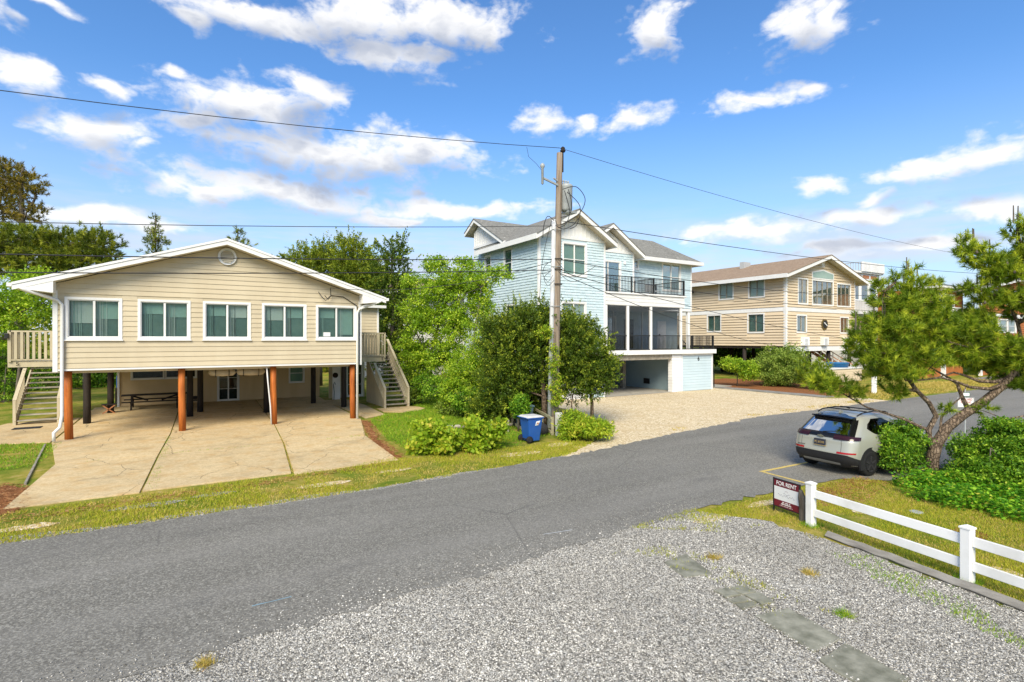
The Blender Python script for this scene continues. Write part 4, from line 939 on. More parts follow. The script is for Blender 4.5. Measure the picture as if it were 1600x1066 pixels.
# low clad wall with a blue paddling pool on it
LW = thing('clad_planter_wall', (49, 25.5, 0), 'low tan clad wall in front of the tan house, partly behind pine branches', 'wall')
core = bx('core', 'tan_siding', LW, 46.9, 52.0, 25.0, 27.0, 0, 1.12)
for i in range(5): MB().hexa([(46.87, 24.96, .03+i*.21), (52.03, 24.96, .03+i*.21), (52.03, 25, .03+i*.21), (46.87, 25, .03+i*.21), (46.88, 24.985, .23+i*.21), (52.02, 24.985, .23+i*.21), (52.02, 25, .23+i*.21), (46.88, 25, .23+i*.21)]).build('board', 'tan_siding', core)
bx('cap', 'white_trim', LW, 46.8, 52.1, 24.9, 27.1, 1.12, 1.2)
t = thing('paddling_pool', (50, 26, 1.2), 'round blue tub resting on the low tan wall', 'tub')
MB().lathe([(.85, 0), (.92, .34), (.98, .36), (.96, .42), (.85, .38), (.8, .2)], (50.1, 26.1, 1.205), 24).build('tub', 'pool_blue', t, smooth=True); MB().lathe([(.78, .3), (.78, .33)], (50.1, 26.1, 1.205), 20).build('cover', 'paint_blue', t)
t = thing('white_marker_post', (40.2, 18.5, 0), 'short white post standing at the edge of the road beyond the shell driveway', 'post')
MB().box(40.08, 40.32, 18.38, 18.62, 0, 1.2).build('shaft', 'white_vinyl', t, bevel=.02); MB().box(40.05, 40.35, 18.35, 18.65, 1.2, 1.26).build('cap', 'white_vinyl', t, bevel=.02)

# ------------------------------------------------------------------ white house with roof deck, orange cedar house, house behind the trees
WHH = thing('roof_deck_house', (72, 34, 0), 'white house with roof deck and screened porch behind the tan house', 'house')
F = front(34); X0, X1 = 66.5, 75.2
sops = [(68.7, 70.3, 8.5, 10.6), (70.75, 72.4, 8.5, 10.55), (72.85, 74.4, 8.5, 10.5)]
wall_mesh(F, X0, X1, 0, 12.0, sops+[(69.5, 74.5, 5.6, 6.8)], .15).build('wall', 'white_trim', WHH)
for o in sops: window(F, *o, WHH, 1, .1, blind='room_dark', deep=1.0, name='porch_screen')
m = MB(); F.box(m, 68.5, 75.0, 7.0, 8.4, .02, .06); rp = m.build('porch_rail', 'far_grey', WHH)
for k in range(22): 
    m = MB(); F.box(m, 68.55+k*.295, 68.77+k*.295, 7.05, 8.3, .06, .1); m.build('rail_board', 'plaster_pale', rp)
for k in range(3):
    m = MB(); F.box(m, 69.2+k*1.9, 70.7+k*1.9, 11.15, 11.55, .003, .02); m.build('clerestory', 'rust_wood', WHH)
m = MB(); F.box(m, 68.4, X1+.2, 6.75, 7.0, -.1, .5); m.build('porch_deck', 'white_trim', WHH)
bx('parapet', 'white_trim', WHH, 70.2, X1+.4, 33.6, 33.72, 11.9, 13.1)
for k in range(12): bx('parapet_board', 'white_trim', WHH, 70.25+k*.44, 70.66+k*.44, 33.56, 33.598, 11.95, 13.05)
bx('roof_deck', 'white_trim', WHH, 62, X1+.4, 33.73, 44, 11.75, 11.95)
railing(WHH, [(70.2, 33.75), (70.2, 38), (70.2, 43)], 11.95, 1.1, 'far_grey', .3, .05, .1, (.1, .08), .1)
bx('side_wall', 'white_trim', WHH, X1-.15, X1, 34.2, 44, 0, 11.7); bx('side_wall', 'white_trim', WHH, X0, X0+.15, 34.2, 44, 0, 11.7); bx('back_wall', 'white_trim', WHH, X0+.2, X1-.2, 43.8, 44, 0, 11.7)

OH = thing('cedar_house', (72, 22, 0), 'orange cedar house with white trim and balcony seen through the pine', 'house')
F = front(22)
oo = [(71.9, 74.0, 4.5, 5.75), (74.2, 76.6, 4.5, 5.75), (76.8, 79.0, 4.5, 5.75), (76.3, 79.2, 7.5, 8.9), (71.0, 73.5, 7.4, 8.8)]
w = wall_mesh(F, 69.4, 88, 0, 9.0, oo, .15, (78.7, 10.2)).build('wall', 'orange_siding', OH)
planks(F, 69.4, 88, .05, 9.0, .24, [(o[0]-.12, o[1]+.12, o[2]-.12, o[3]+.12) for o in oo]+[(69, 88, 6.0, 6.4)], 'orange_siding', w, (78.7, 10.2), joined=True, th=.085)
for o in oo: window(F, *o, OH, 1, .14, blind='far_grey', hung=True, proud=.05)
m = MB(); F.box(m, 69.4, 88, 6.0, 6.4, 0, .05); m.build('belt_board', 'white_trim', OH); m = MB(); F.box(m, 69.0, 69.45, 0, 9.3, -.1, .12); m.build('corner_board', 'white_trim', OH)
F2 = front(23.5); bo = (63.6, 67.2, 6.3, 8.1)
wall_mesh(F2, 60.5, 69.4, 0, 8.6, [bo], .15).build('wall', 'orange_siding', OH); window(F2, *bo, OH, 2, .14, blind='far_grey', name='balcony_door')
bx('balcony', 'white_trim', OH, 61.4, 69.0, 21.9, 23.4, 5.2, 5.6); railing(OH, [(61.5, 22), (65.2, 22), (68.9, 22)], 5.6, 1.1, 'white_trim', .24, .07, .14, (.12, .1), .12)
bx('porch_roof', 'white_trim', OH, 60.0, 69.2, 21.8, 24, 8.5, 8.75); bx('balcony_post', 'white_trim', OH, 60.9, 61.2, 22, 22.3, 0, 8.5)
gable_roof(OH, 'y', 78.7, 9.6, 9.0, 10.4, 21.4, 24.5, 'roof_grey', .3)
bx('side_wall', 'orange_siding', OH, 60.5, 60.65, 23.7, 27.5, 0, 8.5)
m = MB(); m.add([(59.9, 21.7, 8.76), (69.3, 21.7, 8.76), (69.3, 25, 9.3), (59.9, 25, 9.3)], [(0, 1, 2, 3)]); m.build('porch_roof_slope', 'roof_grey', OH)

GH = thing('hidden_house', (24, 52, 0), 'pale grey house glimpsed behind the trees between the two front houses', 'house')
F = front(52); go = [(20.2, 21.4, 5.2, 7.0), (22.6, 23.8, 5.2, 7.0), (25, 26.2, 5.2, 7.0), (20.2, 21.4, 1.5, 3.4), (23, 24.4, 1.5, 3.4), (16.5, 17.7, 5.2, 7)]
w = wall_mesh(F, 15, 29, 0, 8.4, go, .15).build('wall', 'plaster_pale', GH); planks(F, 15, 29, .05, 8.4, .22, [(o[0]-.13, o[1]+.13, o[2]-.13, o[3]+.13) for o in go], 'plaster_pale', w, joined=True)
for o in go: window(F, *o, GH, 1, .12, blind='blind_teal', hung=True)
gable_roof(GH, 'x', 57, 6, 8.4, 10.4, 14.5, 29.5, 'roof_brown', .25)
bx('side_wall', 'plaster_pale', GH, 15, 15.15, 52.2, 62, 0, 8.4); bx('side_wall', 'plaster_pale', GH, 28.85, 29, 52.2, 62, 0, 8.4)
# ------------------------------------------------------------------ utility pole and its lines
UP = thing('utility_pole', (12.93, 17.8, 0), 'weathered wooden utility pole with grey transformer standing before the blue house', 'utility pole')
def pole_at(z): return Vector((12.93+.27*z/11.2, 17.8, z))
MB().tube([pole_at(z) for z in (-.2, 1, 2.5, 4, 6, 8, 10, 11.25)], [.175, .168, .16, .155, .145, .135, .125, .12], 16).build('pole', 'pole_wood', UP, smooth=True)
def U(u, v, dd=0): return spot(u, v, 21.93+dd)
m = MB(); a, b = pole_at(.1), pole_at(8.5); off = Vector((-.20, .02, 0)); m.tube([a+off*1.15, b+off], .095, 10); m.build('conduit', 'conduit', UP, smooth=True)
for z in (1.4, 3.2, 5.0, 6.6, 8.1):
    c = pole_at(z); m = MB().tube([c+Vector((-.31, .0, 0)), c+Vector((-.25, -.13, 0)), c+Vector((0, -.18, 0)), c+Vector((.18, 0, 0))], .014, 5); m.build('strap', 'grey_metal', UP)
tc = pole_at(9.5)+Vector((.36, -.05, 0))
tf = MB().lathe([(.02, -.62), (.20, -.60), (.23, -.5), (.24, .35), (.25, .38), (.25, .46), (.2, .50), (.02, .52)], tc, 20).build('transformer', 'grey_metal', UP, smooth=True)
MB().box(tc.x-.1, tc.x+.35, tc.y-.24, tc.y+.24, tc.z-.68, tc.z-.61).build('bracket', 'grey_metal', tf)
for k in range(3): MB().lathe([(.03, 0), (.05, .05), (.03, .1), (.05, .15), (.02, .2)], tc+Vector((-.1+.12*k, .08, .5)), 8).build('bushing', 'grey_metal', tf)
m = MB(); p = pole_at(9.9); m.beam(p+Vector((-.05, -.05, 0)), p+Vector((-.85, -.12, .16)), .07, .07); m.beam(p+Vector((.1, 0, .12)), p+Vector((-.35, -.1, .25)), .05, .05); m.build('arm', 'grey_metal', UP)
MB().lathe([(.02, -.35), (.05, -.32), (.05, .30), (.09, .34), (.09, .44), (.03, .5)], p+Vector((-.9, -.12, .25)), 10).build('fuse_cutout', 'grey_metal', UP, smooth=True)
MB().lathe([(.03, -.8), (.03, .0), (.09, .02), (.12, .08), (.07, .12), (.1, .18), (.03, .24)], pole_at(11.3)+Vector((.16, 0, 0)), 10).build('pin_insulator', 'wicker_dark', UP, smooth=True)
m = MB()
for z in (6.92, 6.5, 5.9): m.tube([pole_at(z)+Vector((.2*math.cos(q), .2*math.sin(q), 0)) for q in np.linspace(0, 2*math.pi, 12)], .02, 5)
m.build('cable_clamp', 'black_metal', UP)
# hanging loops of secondary wire round the transformer
LOOPS = [[(879,296),(900,292),(914,310),(908,330),(890,345),(872,352),(868,344)], [(882,298),(890,330),(884,350),(872,356)], [(888,296),(893,318),(890,335),(876,340)], [(886,300),(906,322),(902,350),(890,358)],
         [(866,345),(856,338),(850,352),(848,372)], [(868,352),(880,358),(895,352),(905,340)], [(862,408),(852,415),(848,428),(856,440),(864,430)], [(860,424),(850,434),(856,446),(866,438)],
         [(870,408),(884,424),(900,432),(918,424),(930,416)], [(872,424),(884,436),(896,440),(910,436)], [(862,345),(853,380),(846,420),(843,470)]]
for k, lp in enumerate(LOOPS):
    pts = [U(u, v, -.22+.05*math.sin(k*2+i)) for i, (u, v) in enumerate(lp)]
    sm = []
    for i in range(len(pts)-1):
        p0, p1, p2, p3 = pts[max(i-1, 0)], pts[i], pts[i+1], pts[min(i+2, len(pts)-1)]
        for j in range(5):
            s = j/5; sm.append(.5*((2*p1)+(p2-p0)*s+(2*p0-5*p1+4*p2-p3)*s*s+(3*p1-p0-3*p2+p3)*s**3))
    MB().tube(sm+[pts[-1]], .016 if k < 6 else .011, 5).build('wire_loop', 'wire', UP, smooth=True)
MB().tube([U(823, 230), U(826, 245), U(838, 256), U(846, 266)], .008, 5).build('jumper_wire', 'wire', UP)
def wire(pts, r, label, n=22):
    o = MB().tube(pts, r, 5).build('utility_wire', 'wire', smooth=True); tag(o, label, 'wire', 'overhead wires'); return o
def run(z0, a, b, t1, y=17.8, x0=13.2, sgn=-1, n=26): return [(x0+sgn*t, y, z0-a*t+b*t*t) for t in np.linspace(0, t1, n)]
wire(run(11.46, .1354, .00197, 62), .012, 'highest thin wire running left from the top of the utility pole')
wire(run(8.29, .124, .00117, 62), .011, 'second highest wire running left from the utility pole above the beige roof')
wire(run(6.93, .0865, .00095, 62), .017, 'thick cable running left from the pole across the beige gable')
wire(run(6.5, .0875, .00095, 62), .016, 'lowest thick cable running left from the pole across the beige gable')
wire(run(11.46, .064, .0009, 75, sgn=1), .010, 'highest thin wire running right from the top of the utility pole')
def drop(p, q, sag, r, label, n=24):
    p, q = Vector(p), Vector(q); wire([p.lerp(q, t)-Vector((0, 0, sag*4*t*(1-t))) for t in np.linspace(0, 1, n)], r, label)
P0 = pole_at(8.5); drop(P0+Vector((.1, 0, 0)), spot(1700, 428, 60), .9, .016, 'cable from the pole passing across the tan roof and the pine')
drop(pole_at(6.92), spot(1560, 440, 58), 1.5, .016, 'upper thick cable running right from the pole past the tan house windows')
drop(pole_at(6.5), spot(1560, 482, 58), 1.0, .015, 'lower thick cable running right from the pole past the tan house windows')
drop(pole_at(6.45), spot(1345, 532, 47.0), .35, .015, 'service cable falling from the pole to the corner of the tan house')
drop(pole_at(6.4), spot(1216, 541, 44), .45, .015, 'service cable falling from the pole towards the round bush')
drop(pole_at(6.9), (5.6, 24.2, 5.9), .5, .012, 'service cable from the pole to the beige gable')
drop(pole_at(6.5), spot(705, 420, 44), .6, .012, 'thin cable from the pole to the house behind the trees')

# ------------------------------------------------------------------ the parked car
def metal_paint(name, c):
    t = NT(name); f = t.noise(400, 1); col = t.bright(c, f, .95, 1.05)
    p = t.bsdf(col, .32, None, .25, .5, coat=.6); p.inputs['Coat Roughness'].default_value = .08
metal_paint('car_paint', (.40, .40, .345)); M('car_clad', (.022, .022, .024), None, 30, .55, .1, 80); M('car_gloss', (.008, .008, .009), None, 4, .12, spec=.5); M('tail_red', (.36, .012, .012), None, 8, .2, spec=.5)
M('tail_dark', (.03, .006, .008), None, 8, .12, spec=.5); M('chrome', (.6, .6, .6), None, 5, .2, metal=1); M('skid_grey', (.27, .26, .23), None, 5, .45)
LV = np.array([(.20, .34, 3.95, .78), (.30, .10, 4.16, .85), (.42, .02, 4.27, .875), (.58, .0, 4.30, .885), (.72, .03, 4.27, .888), (.84, .05, 4.18, .885), (.93, .06, 3.95, .875), (.99, .085, 3.6, .862), (1.05, .13, 3.32, .845), (1.12, .20, 3.12, .82),
               (1.25, .335, 2.86, .775), (1.38, .47, 2.58, .725), (1.47, .56, 2.34, .685), (1.53, .63, 2.16, .64), (1.575, .76, 1.98, .565), (1.60, .98, 1.82, .45), (1.615, 1.25, 1.62, .22)])
CAR = thing('parked_car', (14.98, 8.27, .016), 'silver-beige electric crossover parked in the yellow-lined bay, seen from behind', 'car', rz=R_(-3))
CM = Matrix.Translation(CAR.location) @ Matrix.Rotation(R_(-3), 4, 'Z')
def cs(q, z):
    s = 1 if q >= 0 else -1; q = abs(q); xr, xf, w = (np.interp(z, LV[:, 0], LV[:, k]) for k in (1, 2, 3))
    rr, rf = min(.30, w*.6), min(.55, w*.7)
    if q < 1: y = q*(w-rr); x = xr+.05*(y/w)**2
    elif q < 2: a = (q-1)*math.pi/2; x = xr+.05*((w-rr)/w)**2+rr-rr*math.cos(a); y = w-rr+rr*math.sin(a); 
    elif q < 3: t = q-2; xa = xr+.05*((w-rr)/w)**2+rr; x = xa+(xf-rf-xa)*t; y = w+.012*math.sin(t*math.pi)
    elif q < 4: a = (q-3)*math.pi/2; x = xf-rf+rf*math.sin(a); y = w-rf+rf*math.cos(a)
    else: y = (5-q)*(w-rf); x = xf+.02
    return Vector((x, s*y, z))
def cpanel(name, mat, q0, q1, z0, z1, off=.004, nq=16, nz=6, parent=None, zfun=None):
    vs = []; 
    for i in range(nq+1):
        for j in range(nz+1):
            q = q0+(q1-q0)*i/nq; za, zb = (zfun(i/nq) if zfun else (z0, z1)); z = za+(zb-za)*j/nz
            p = cs(q, z); du = cs(q+.01, z)-cs(q-.01, z); dv = cs(q, min(z+.01, 1.61))-cs(q, z-.01); n = du.cross(dv)
            if n.length: n.normalize()
            c = p-Vector((2.1, 0, .9)); n = n if n.dot(c) > 0 else -n
            vs.append(CM @ (p+n*off))
    fs = [(i*(nz+1)+j, (i+1)*(nz+1)+j, (i+1)*(nz+1)+j+1, i*(nz+1)+j+1) for i in range(nq) for j in range(nz)]
    return MB().add(vs, fs).build(name, mat, parent or CAR, smooth=True)
def cmesh(mb): mb.v = [tuple(CM @ Vector(v)) for v in mb.v]; return mb
# shell
qs = list(np.linspace(-5, 5, 101)); zs = list(np.linspace(.2, 1.615, 44)); vs = [CM @ cs(q, z) for z in zs for q in qs[:-1]]; n = 100
fs = [(i*n+j, i*n+(j+1) % n, (i+1)*n+(j+1) % n, (i+1)*n+j) for i in range(len(zs)-1) for j in range(n)]+[tuple(range((len(zs)-1)*n, len(zs)*n)), tuple(range(n-1, -1, -1))]
body = MB().add(vs, fs).build('body', 'car_paint', CAR, smooth=True)
cpanel('bumper', 'car_clad', -2.1, 2.1, .2, .585, .006, 44, 8, zfun=lambda t: (.205, .585-.13*max(0, abs(t-.5)*2-.62)/.38))
for s in (-1, 1): cpanel('sill_cladding', 'car_clad', s*2.05, s*3.1, .2, .42, .006, 16, 3)
cpanel('skid_plate', 'skid_grey', -.95, .95, .30, .40, .012, 20, 3, zfun=lambda t: (.27+.05*abs(t-.5), .37-.03*abs(t-.5)))
cpanel('rear_window', 'car_glass', -1.28, 1.28, 1.10, 1.45, .006, 26, 6)
cpanel('window_surround', 'car_gloss', -1.5, 1.5, 1.05, 1.49, .003, 26, 6)
cpanel('light_bar', 'car_gloss', -1.25, 1.25, .985, 1.055, .022, 26, 3)
for s in (-1, 1):
    cpanel('tail_light', 'tail_dark', s*.62, s*1.98, .955, 1.06, .028, 16, 4, zfun=lambda t: (.955+.012*t, 1.065-.02*t)); cpanel('reflector', 'tail_red', s*.80, s*1.75, .60, .65, .010, 14, 2, zfun=lambda t: (.60+.012*t, .652))
    # side glass, one pane per door
    for q0, q1, zt in ((2.14, 2.42, 1.42), (2.44, 2.68, 1.47), (2.70, 2.92, 1.40)):
        cpanel('side_window', 'car_glass', s*q0, s*q1, 1.1, zt, .006, 10, 5, zfun=lambda t, a=q0, b=q1: (1.09+max(0, (2.30-(a+(b-a)*t)))*.9, 1.46-max(0, (2.22-(a+(b-a)*t)))*.9-max(0, (a+(b-a)*t)-2.74)*1.2))
    cpanel('window_frame', 'car_gloss', s*2.10, s*2.95, 1.07, 1.48, .003, 24, 5, zfun=lambda t: (1.075+max(0, (2.30-(2.10+.85*t)))*.85, 1.482-max(0, (2.24-(2.10+.85*t)))*.9-max(0, (2.10+.85*t)-2.74)*1.1))
    for q in (2.36, 2.62): cpanel('door_handle', 'car_gloss', s*q, s*(q+.05), .905, .935, .02, 4, 2)
    cmesh(MB().tube([(.75, s*.56, 1.565), (.95, s*.57, 1.63), (1.5, s*.56, 1.66), (2.0, s*.55, 1.62), (2.15, s*.54, 1.57)], .017, 6)).build('roof_rail', 'car_clad', CAR, smooth=True)
    cmesh(MB().beam((2.72, s*.84, 1.06), (2.62, s*1.02, 1.1), .1, .12)).build('wing_mirror', 'car_gloss', CAR, bevel=.02)
for s in (-1, 1):
    for q in (2.30, 2.52, 2.80): cpanel('door_seam', 'car_clad', s*q, s*(q+.004), .43, 1.06, .003, 1, 8)
    cpanel('rear_pillar', 'car_gloss', s*1.5, s*1.62, 1.06, 1.46, .004, 3, 6)
cpanel('hatch_seam', 'car_clad', -.98, -.965, .60, .955, .004, 1, 8); cpanel('hatch_seam', 'car_clad', .965, .98, .60, .955, .004, 1, 8)
for x in (1.15, 1.75): cmesh(MB().beam((x, -.56, 1.655), (x, .56, 1.655), .05, .025)).build('crossbar', 'car_clad', CAR)
sp = []
for k in range(13):
    y = -.57+k*.095; bow = .05*(y/.7)**2; sp.append((y, bow))
m = MB(); vs = []; fs = []
for y, b in sp: vs += [(.44+b, y, 1.50-.03*(y/.7)**2), (.46+b, y, 1.535-.04*(y/.7)**2), (.80+b, y, 1.585-.09*(y/.7)**2), (.62+b, y, 1.46-.03*(y/.7)**2)]
for k in range(12):
    for a, b in ((0, 1), (1, 2), (2, 3), (3, 0)): fs.append((k*4+a, (k+1)*4+a, (k+1)*4+b, k*4+b))
fs += [(0, 1, 2, 3), (48, 49, 50, 51)]
cmesh(m.add(vs, fs)).build('spoiler', 'car_gloss', CAR, smooth=False)
cmesh(MB().prism([(.85, -.02, 1.585), (1.02, -.02, 1.60), (.86, -.02, 1.66)], (0, .04, 0))).build('antenna_fin', 'car_paint', CAR)
cmesh(MB().tube([(.17, .02, 1.105), (.215, -.2, 1.14), (.235, -.42, 1.15)], [.014, .012, .007], 5)).build('wiper', 'car_clad', CAR)
def bowtie(c, w, h):
    return [(c[0]-.0, c[1]+y, c[2]+z) for y, z in ((-.5*w, -.28*h), (-.16*w, -.28*h), (-.13*w, -.5*h), (.24*w, -.5*h), (.24*w, -.28*h), (.5*w, -.28*h), (.42*w, .28*h), (.13*w, .28*h), (.11*w, .5*h), (-.24*w, .5*h), (-.22*w, .28*h), (-.42*w, .28*h))]
cmesh(MB().prism(bowtie((.045, 0, 1.005), .19, .075), (-.006, 0, 0))).build('emblem', 'chrome', CAR)
pl = cmesh(MB().box(-.008, .04, -.155, .155, .76, .92)).build('licence_plate', 'plate_dark', CAR)
MX = CM @ Matrix(((0, 0, -1, -.012), (-1, 0, 0, 0), (0, 1, 0, .835), (0, 0, 0, 1)))
text_mesh('PC 61310', .085, 'plate_gold', 'plate_number', pl, MX, .002, .8)
cmesh(MB().box(-.006, .03, -.17, .17, .742, .757)).build('plate_frame', 'plate_gold', pl)
MX2 = CM @ Matrix(((0, 0, -1, .02), (-1, 0, 0, .55), (0, 1, 0, .70), (0, 0, 0, 1))); text_mesh('BOLT EUV', .045, 'car_gloss', 'model_badge', CAR, MX2, .002)
for s in (-1, 1):
    for x in (.80, 3.45):
        w = cmesh(MB().lathe([(.20, -.10), (.31, -.11), (.335, -.07), (.335, .07), (.31, .11), (.22, .115)], (x, s*.785, .335), 28, 'y')).build('wheel', 'rubber', CAR, smooth=True)
        cmesh(MB().lathe([(.02, .06), (.2, .09), (.225, .118), (.19, .10), (.06, .075), (.03, .095)] if s > 0 else [(.02, -.06), (.2, -.09), (.225, -.118), (.19, -.10), (.06, -.075), (.03, -.095)], (x, s*.785, .335), 20, 'y')).build('rim', 'car_clad', w)
        for k in range(5):
            a = k*2*math.pi/5+.3; cmesh(MB().beam((x+.04*math.cos(a), s*.885, .335+.04*math.sin(a)), (x+.205*math.cos(a), s*.895, .335+.205*math.sin(a)), .05, .03, up=(0, 1, 0))).build('spoke', 'charcoal', w)
        ar = [(x+.43*math.cos(a), s*.893, .335+.43*math.sin(a)) for a in np.linspace(-.35, math.pi+.35, 22)]
        cmesh(MB().prism(ar, (0, -s*.05, 0))).build('wheel_arch', 'car_clad', CAR)

# ------------------------------------------------------------------ white rail fence, landscape timber, slabs, sign
FE = thing('rail_fence', (10.3, 4.7, 0), 'white vinyl two-rail fence along the gravel lot', 'fence')
PP = [Vector((10.55, 5.99, 0)), Vector((10.06, 3.35, 0)), Vector((9.57, .71, 0)), Vector((9.08, -1.93, 0))]
fd_ = (PP[1]-PP[0]).normalized(); fn = Vector((-fd_.y, fd_.x, 0))
def obox(c, u, v, hu, hv, z0, z1): 
    c = Vector(c); q = [c-u*hu-v*hv, c+u*hu-v*hv, c+u*hu+v*hv, c-u*hu+v*hv]; return MB().hexa([(p.x, p.y, z0) for p in q]+[(p.x, p.y, z1) for p in q])
for i, p in enumerate(PP):
    po = obox(p, fd_, fn, .068, .068, -.02, .83).build('post', 'white_vinyl', FE, bevel=.008)
    c = obox(p, fd_, fn, .078, .078, .825, .85); q = [p-fd_*.078-fn*.078, p+fd_*.078-fn*.078, p+fd_*.078+fn*.078, p-fd_*.078+fn*.078]
    c.add([(a.x, a.y, .85) for a in q]+[(p.x, p.y, .885)], [(0, 1, 4), (1, 2, 4), (2, 3, 4), (3, 0, 4)]); c.build('post_cap', 'white_vinyl', po)
    if i < 3:
        for z0, z1 in ((.21, .355), (.575, .725)):
            a, b = p+fd_*.07, PP[i+1]-fd_*.07; dz = random.uniform(-.004, .004)
            m = MB(); m.beam((a.x, a.y, (z0+z1)/2), (b.x, b.y, (z0+z1)/2+dz), .04, z1-z0); m.build('rail', 'white_vinyl', FE, bevel=.006)
a, b = Vector((10.24, 5.5, .04)), Vector((9.66, 2.5, .045))
tb = MB()
for k in range(13):
    t0, t1 = k/13, (k+1)/13; p, q = a.lerp(b, t0), a.lerp(b, t1)
tb.tube([a.lerp(b, t)+Vector((random.uniform(-.012, .012), 0, random.uniform(-.012, .01))) for t in np.linspace(0, 1, 14)], .085, 4)
tag(tb.build('landscape_timber', 'timber_grey', bevel=.012), 'weathered grey landscape timber edging the gravel near the fence', 'timber')
a, b = Vector((9.65, 2.42, .045)), Vector((9.1, -.6, .045)); tag(MB().tube([a.lerp(b, t)+Vector((random.uniform(-.012, .012), 0, 0)) for t in np.linspace(0, 1, 10)], .085, 4).build('landscape_timber', 'timber_grey', bevel=.012), 'landscape timber continuing out of frame at the right edge', 'timber')
def slab(pts, z, mat, name, parent=None, h=.05, seed=0):
    r = random.Random(seed); p = ragged(pts, .09, .009, seed); m = MB(); m.prism([(x, y, z-h) for x, y in p], (0, 0, h)); o = m.build(name, mat, parent, bevel=.006)
    o.rotation_euler = (0, 0, 0); return o
tag(slab([(6.45, 4.40), (7.02, 4.29), (6.84, 3.50), (6.27, 3.53)], .032, 'slate_grey', 'paving_slab', seed=1), 'whole greenish grey slab with one crack, second nearest in the gravel', 'paving slab', 'paving slabs in the gravel')
tag(slab([(6.18, 3.42), (6.79, 3.44), (6.66, 2.72), (6.05, 2.74)], .03, 'slate_grey', 'paving_slab', seed=2), 'nearest brownish paving slab at the bottom edge', 'paving slab', 'paving slabs in the gravel')
t = thing('cracked_slab', (6.8, 4.8, 0), 'paving slab broken into several pieces in the gravel', 'paving slab', 'paving slabs in the gravel')
for k, pc in enumerate(([(6.86, 5.10), (7.17, 5.05), (7.09, 4.80), (6.84, 4.86)], [(6.59, 5.16), (6.83, 5.11), (6.81, 4.87), (6.54, 4.92)], [(6.84, 4.83), (7.09, 4.77), (6.99, 4.47), (6.78, 4.52)], [(6.53, 4.88), (6.81, 4.83), (6.76, 4.70), (6.50, 4.76)], [(6.50, 4.73), (6.76, 4.67), (6.74, 4.53), (6.46, 4.59)])):
    slab(pc, .03+.006*(k % 3), 'slate_grey', 'piece', t, .03, 10+k)
tag(slab([(6.75, 6.24), (7.33, 6.30), (7.05, 5.55), (6.58, 5.68)], .022, 'slate_grey', 'paving_slab', seed=3), 'sunken flat slab half covered by gravel, farthest of the row', 'paving slab', 'paving slabs in the gravel')

SG = thing('yard_sign', (10.76, 6.62, 0), 'burgundy and white FOR RENT yard sign in a black frame beside the fence', 'sign')
A0, A1 = Vector((10.82, 6.94, 0)), Vector((10.70, 6.30, 0)); ua = (A1-A0).normalized(); un = Vector((ua.y, -ua.x, 0)); un = un if un.dot(Vector((-1, 0, 0))) > 0 else -un
SF = Face(A0, ua, un); W = (A1-A0).length
for t_ in (0, W):
    m = MB(); SF.box(m, t_-.012, t_+.012, -.05, .72, -.012, .012); m.build('frame_leg', 'black_metal', SG)
for z in (.125, .705):
    m = MB(); SF.box(m, .012, W-.012, z-.01, z+.01, -.012, .012); m.build('frame_rail', 'black_metal', SG)
m = MB(); SF.box(m, .014, W-.014, .136, .694, -.004, .004); bd = m.build('board', 'sign_white', SG)
for z0, z1 in ((.555, .693), (.137, .275)):
    m = MB(); SF.box(m, .015, W-.015, z0, z1, .0045, .0065); m.build('colour_band', 'sign_red', bd)
text_mesh('FOR RENT', .118, 'letter_white', 'lettering', bd, facing(SF, W/2, .622, .009), .001, .92)
r = random.Random(5)
for z, n, h in ((.243, 12, .026), (.208, 15, .026), (.168, 24, .013)):        # lines of print too small to read
    m = MB(); x = W/2-n*.0135/2*(1.25 if n < 20 else 1)
    for k in range(n):
        w_ = r.uniform(.007, .011)*(1.25 if n < 20 else 1)
        if r.random() < .86: SF.box(m, x, x+w_, z-h/2, z+h/2*r.uniform(.6, 1), .0067, .0078)
        x += .0135*(1.25 if n < 20 else 1)
    m.build('small_print', 'letter_white', bd)
m = MB(); m.tube([SF.p(W*(.18+.64*t), .385+.018*math.sin(t*38)+.008*math.sin(t*17), .006) for t in np.linspace(0, 1, 70)], .0028, 4); m.build('script_name', 'letter_grey', bd)
m = MB(); m.tube([SF.p(W*(.38+.26*t), .425+.014*math.sin(t*9), .006) for t in np.linspace(0, 1, 20)], .003, 4); m.build('wave_mark', 'letter_grey', bd)
m = MB(); m.tube([SF.p(W*(.44+.12*t), .47+.02*math.sin(t*3.14), .006) for t in np.linspace(0, 1, 12)], .002, 4); m.build('wave_mark', 'sign_red', bd)
st = spot(1256, 814, 10.9); st.z = 0
tag(MB().tube([st+Vector((0, 0, -.05)), st+Vector((.0, .01, .25)), st+Vector((-.02, .03, .48)), st+Vector((-.03, .05, .62))], [.085, .075, .07, .035], 9).build('stump', 'bark_grey'), 'weathered wooden stump between the yard sign and the fence post', 'stump')

# parking sign on a thin post behind the pine
PS = thing('parking_sign', (26, 8.7, 0), 'white parking sign with red letters on a post behind the pine trunk', 'sign')
c = spot(1509, 627, 21); sa = Vector((RGT[0], RGT[1], 0)); sn = Vector((-FWD[0], -FWD[1], 0)); QF = Face((c.x, c.y, 0), sa, sn)
MB().tube([(c.x+.03*FWD[0], c.y+.03*FWD[1], 0), (c.x+.03*FWD[0], c.y+.03*FWD[1], c.z+.5)], .025, 6).build('post', 'grey_metal', PS)
m = MB(); QF.box(m, -.32, .32, c.z-.24, c.z+.14, 0, .006); b1 = m.build('panel', 'sign_white', PS)
m = MB(); QF.box(m, -.16, .16, c.z+.18, c.z+.34, 0, .006); b2 = m.build('small_panel', 'sign_green', PS)
m = MB(); QF.box(m, -.14, .14, c.z+.20, c.z+.32, .0062, .008); m.build('face', 'sign_white', b2)
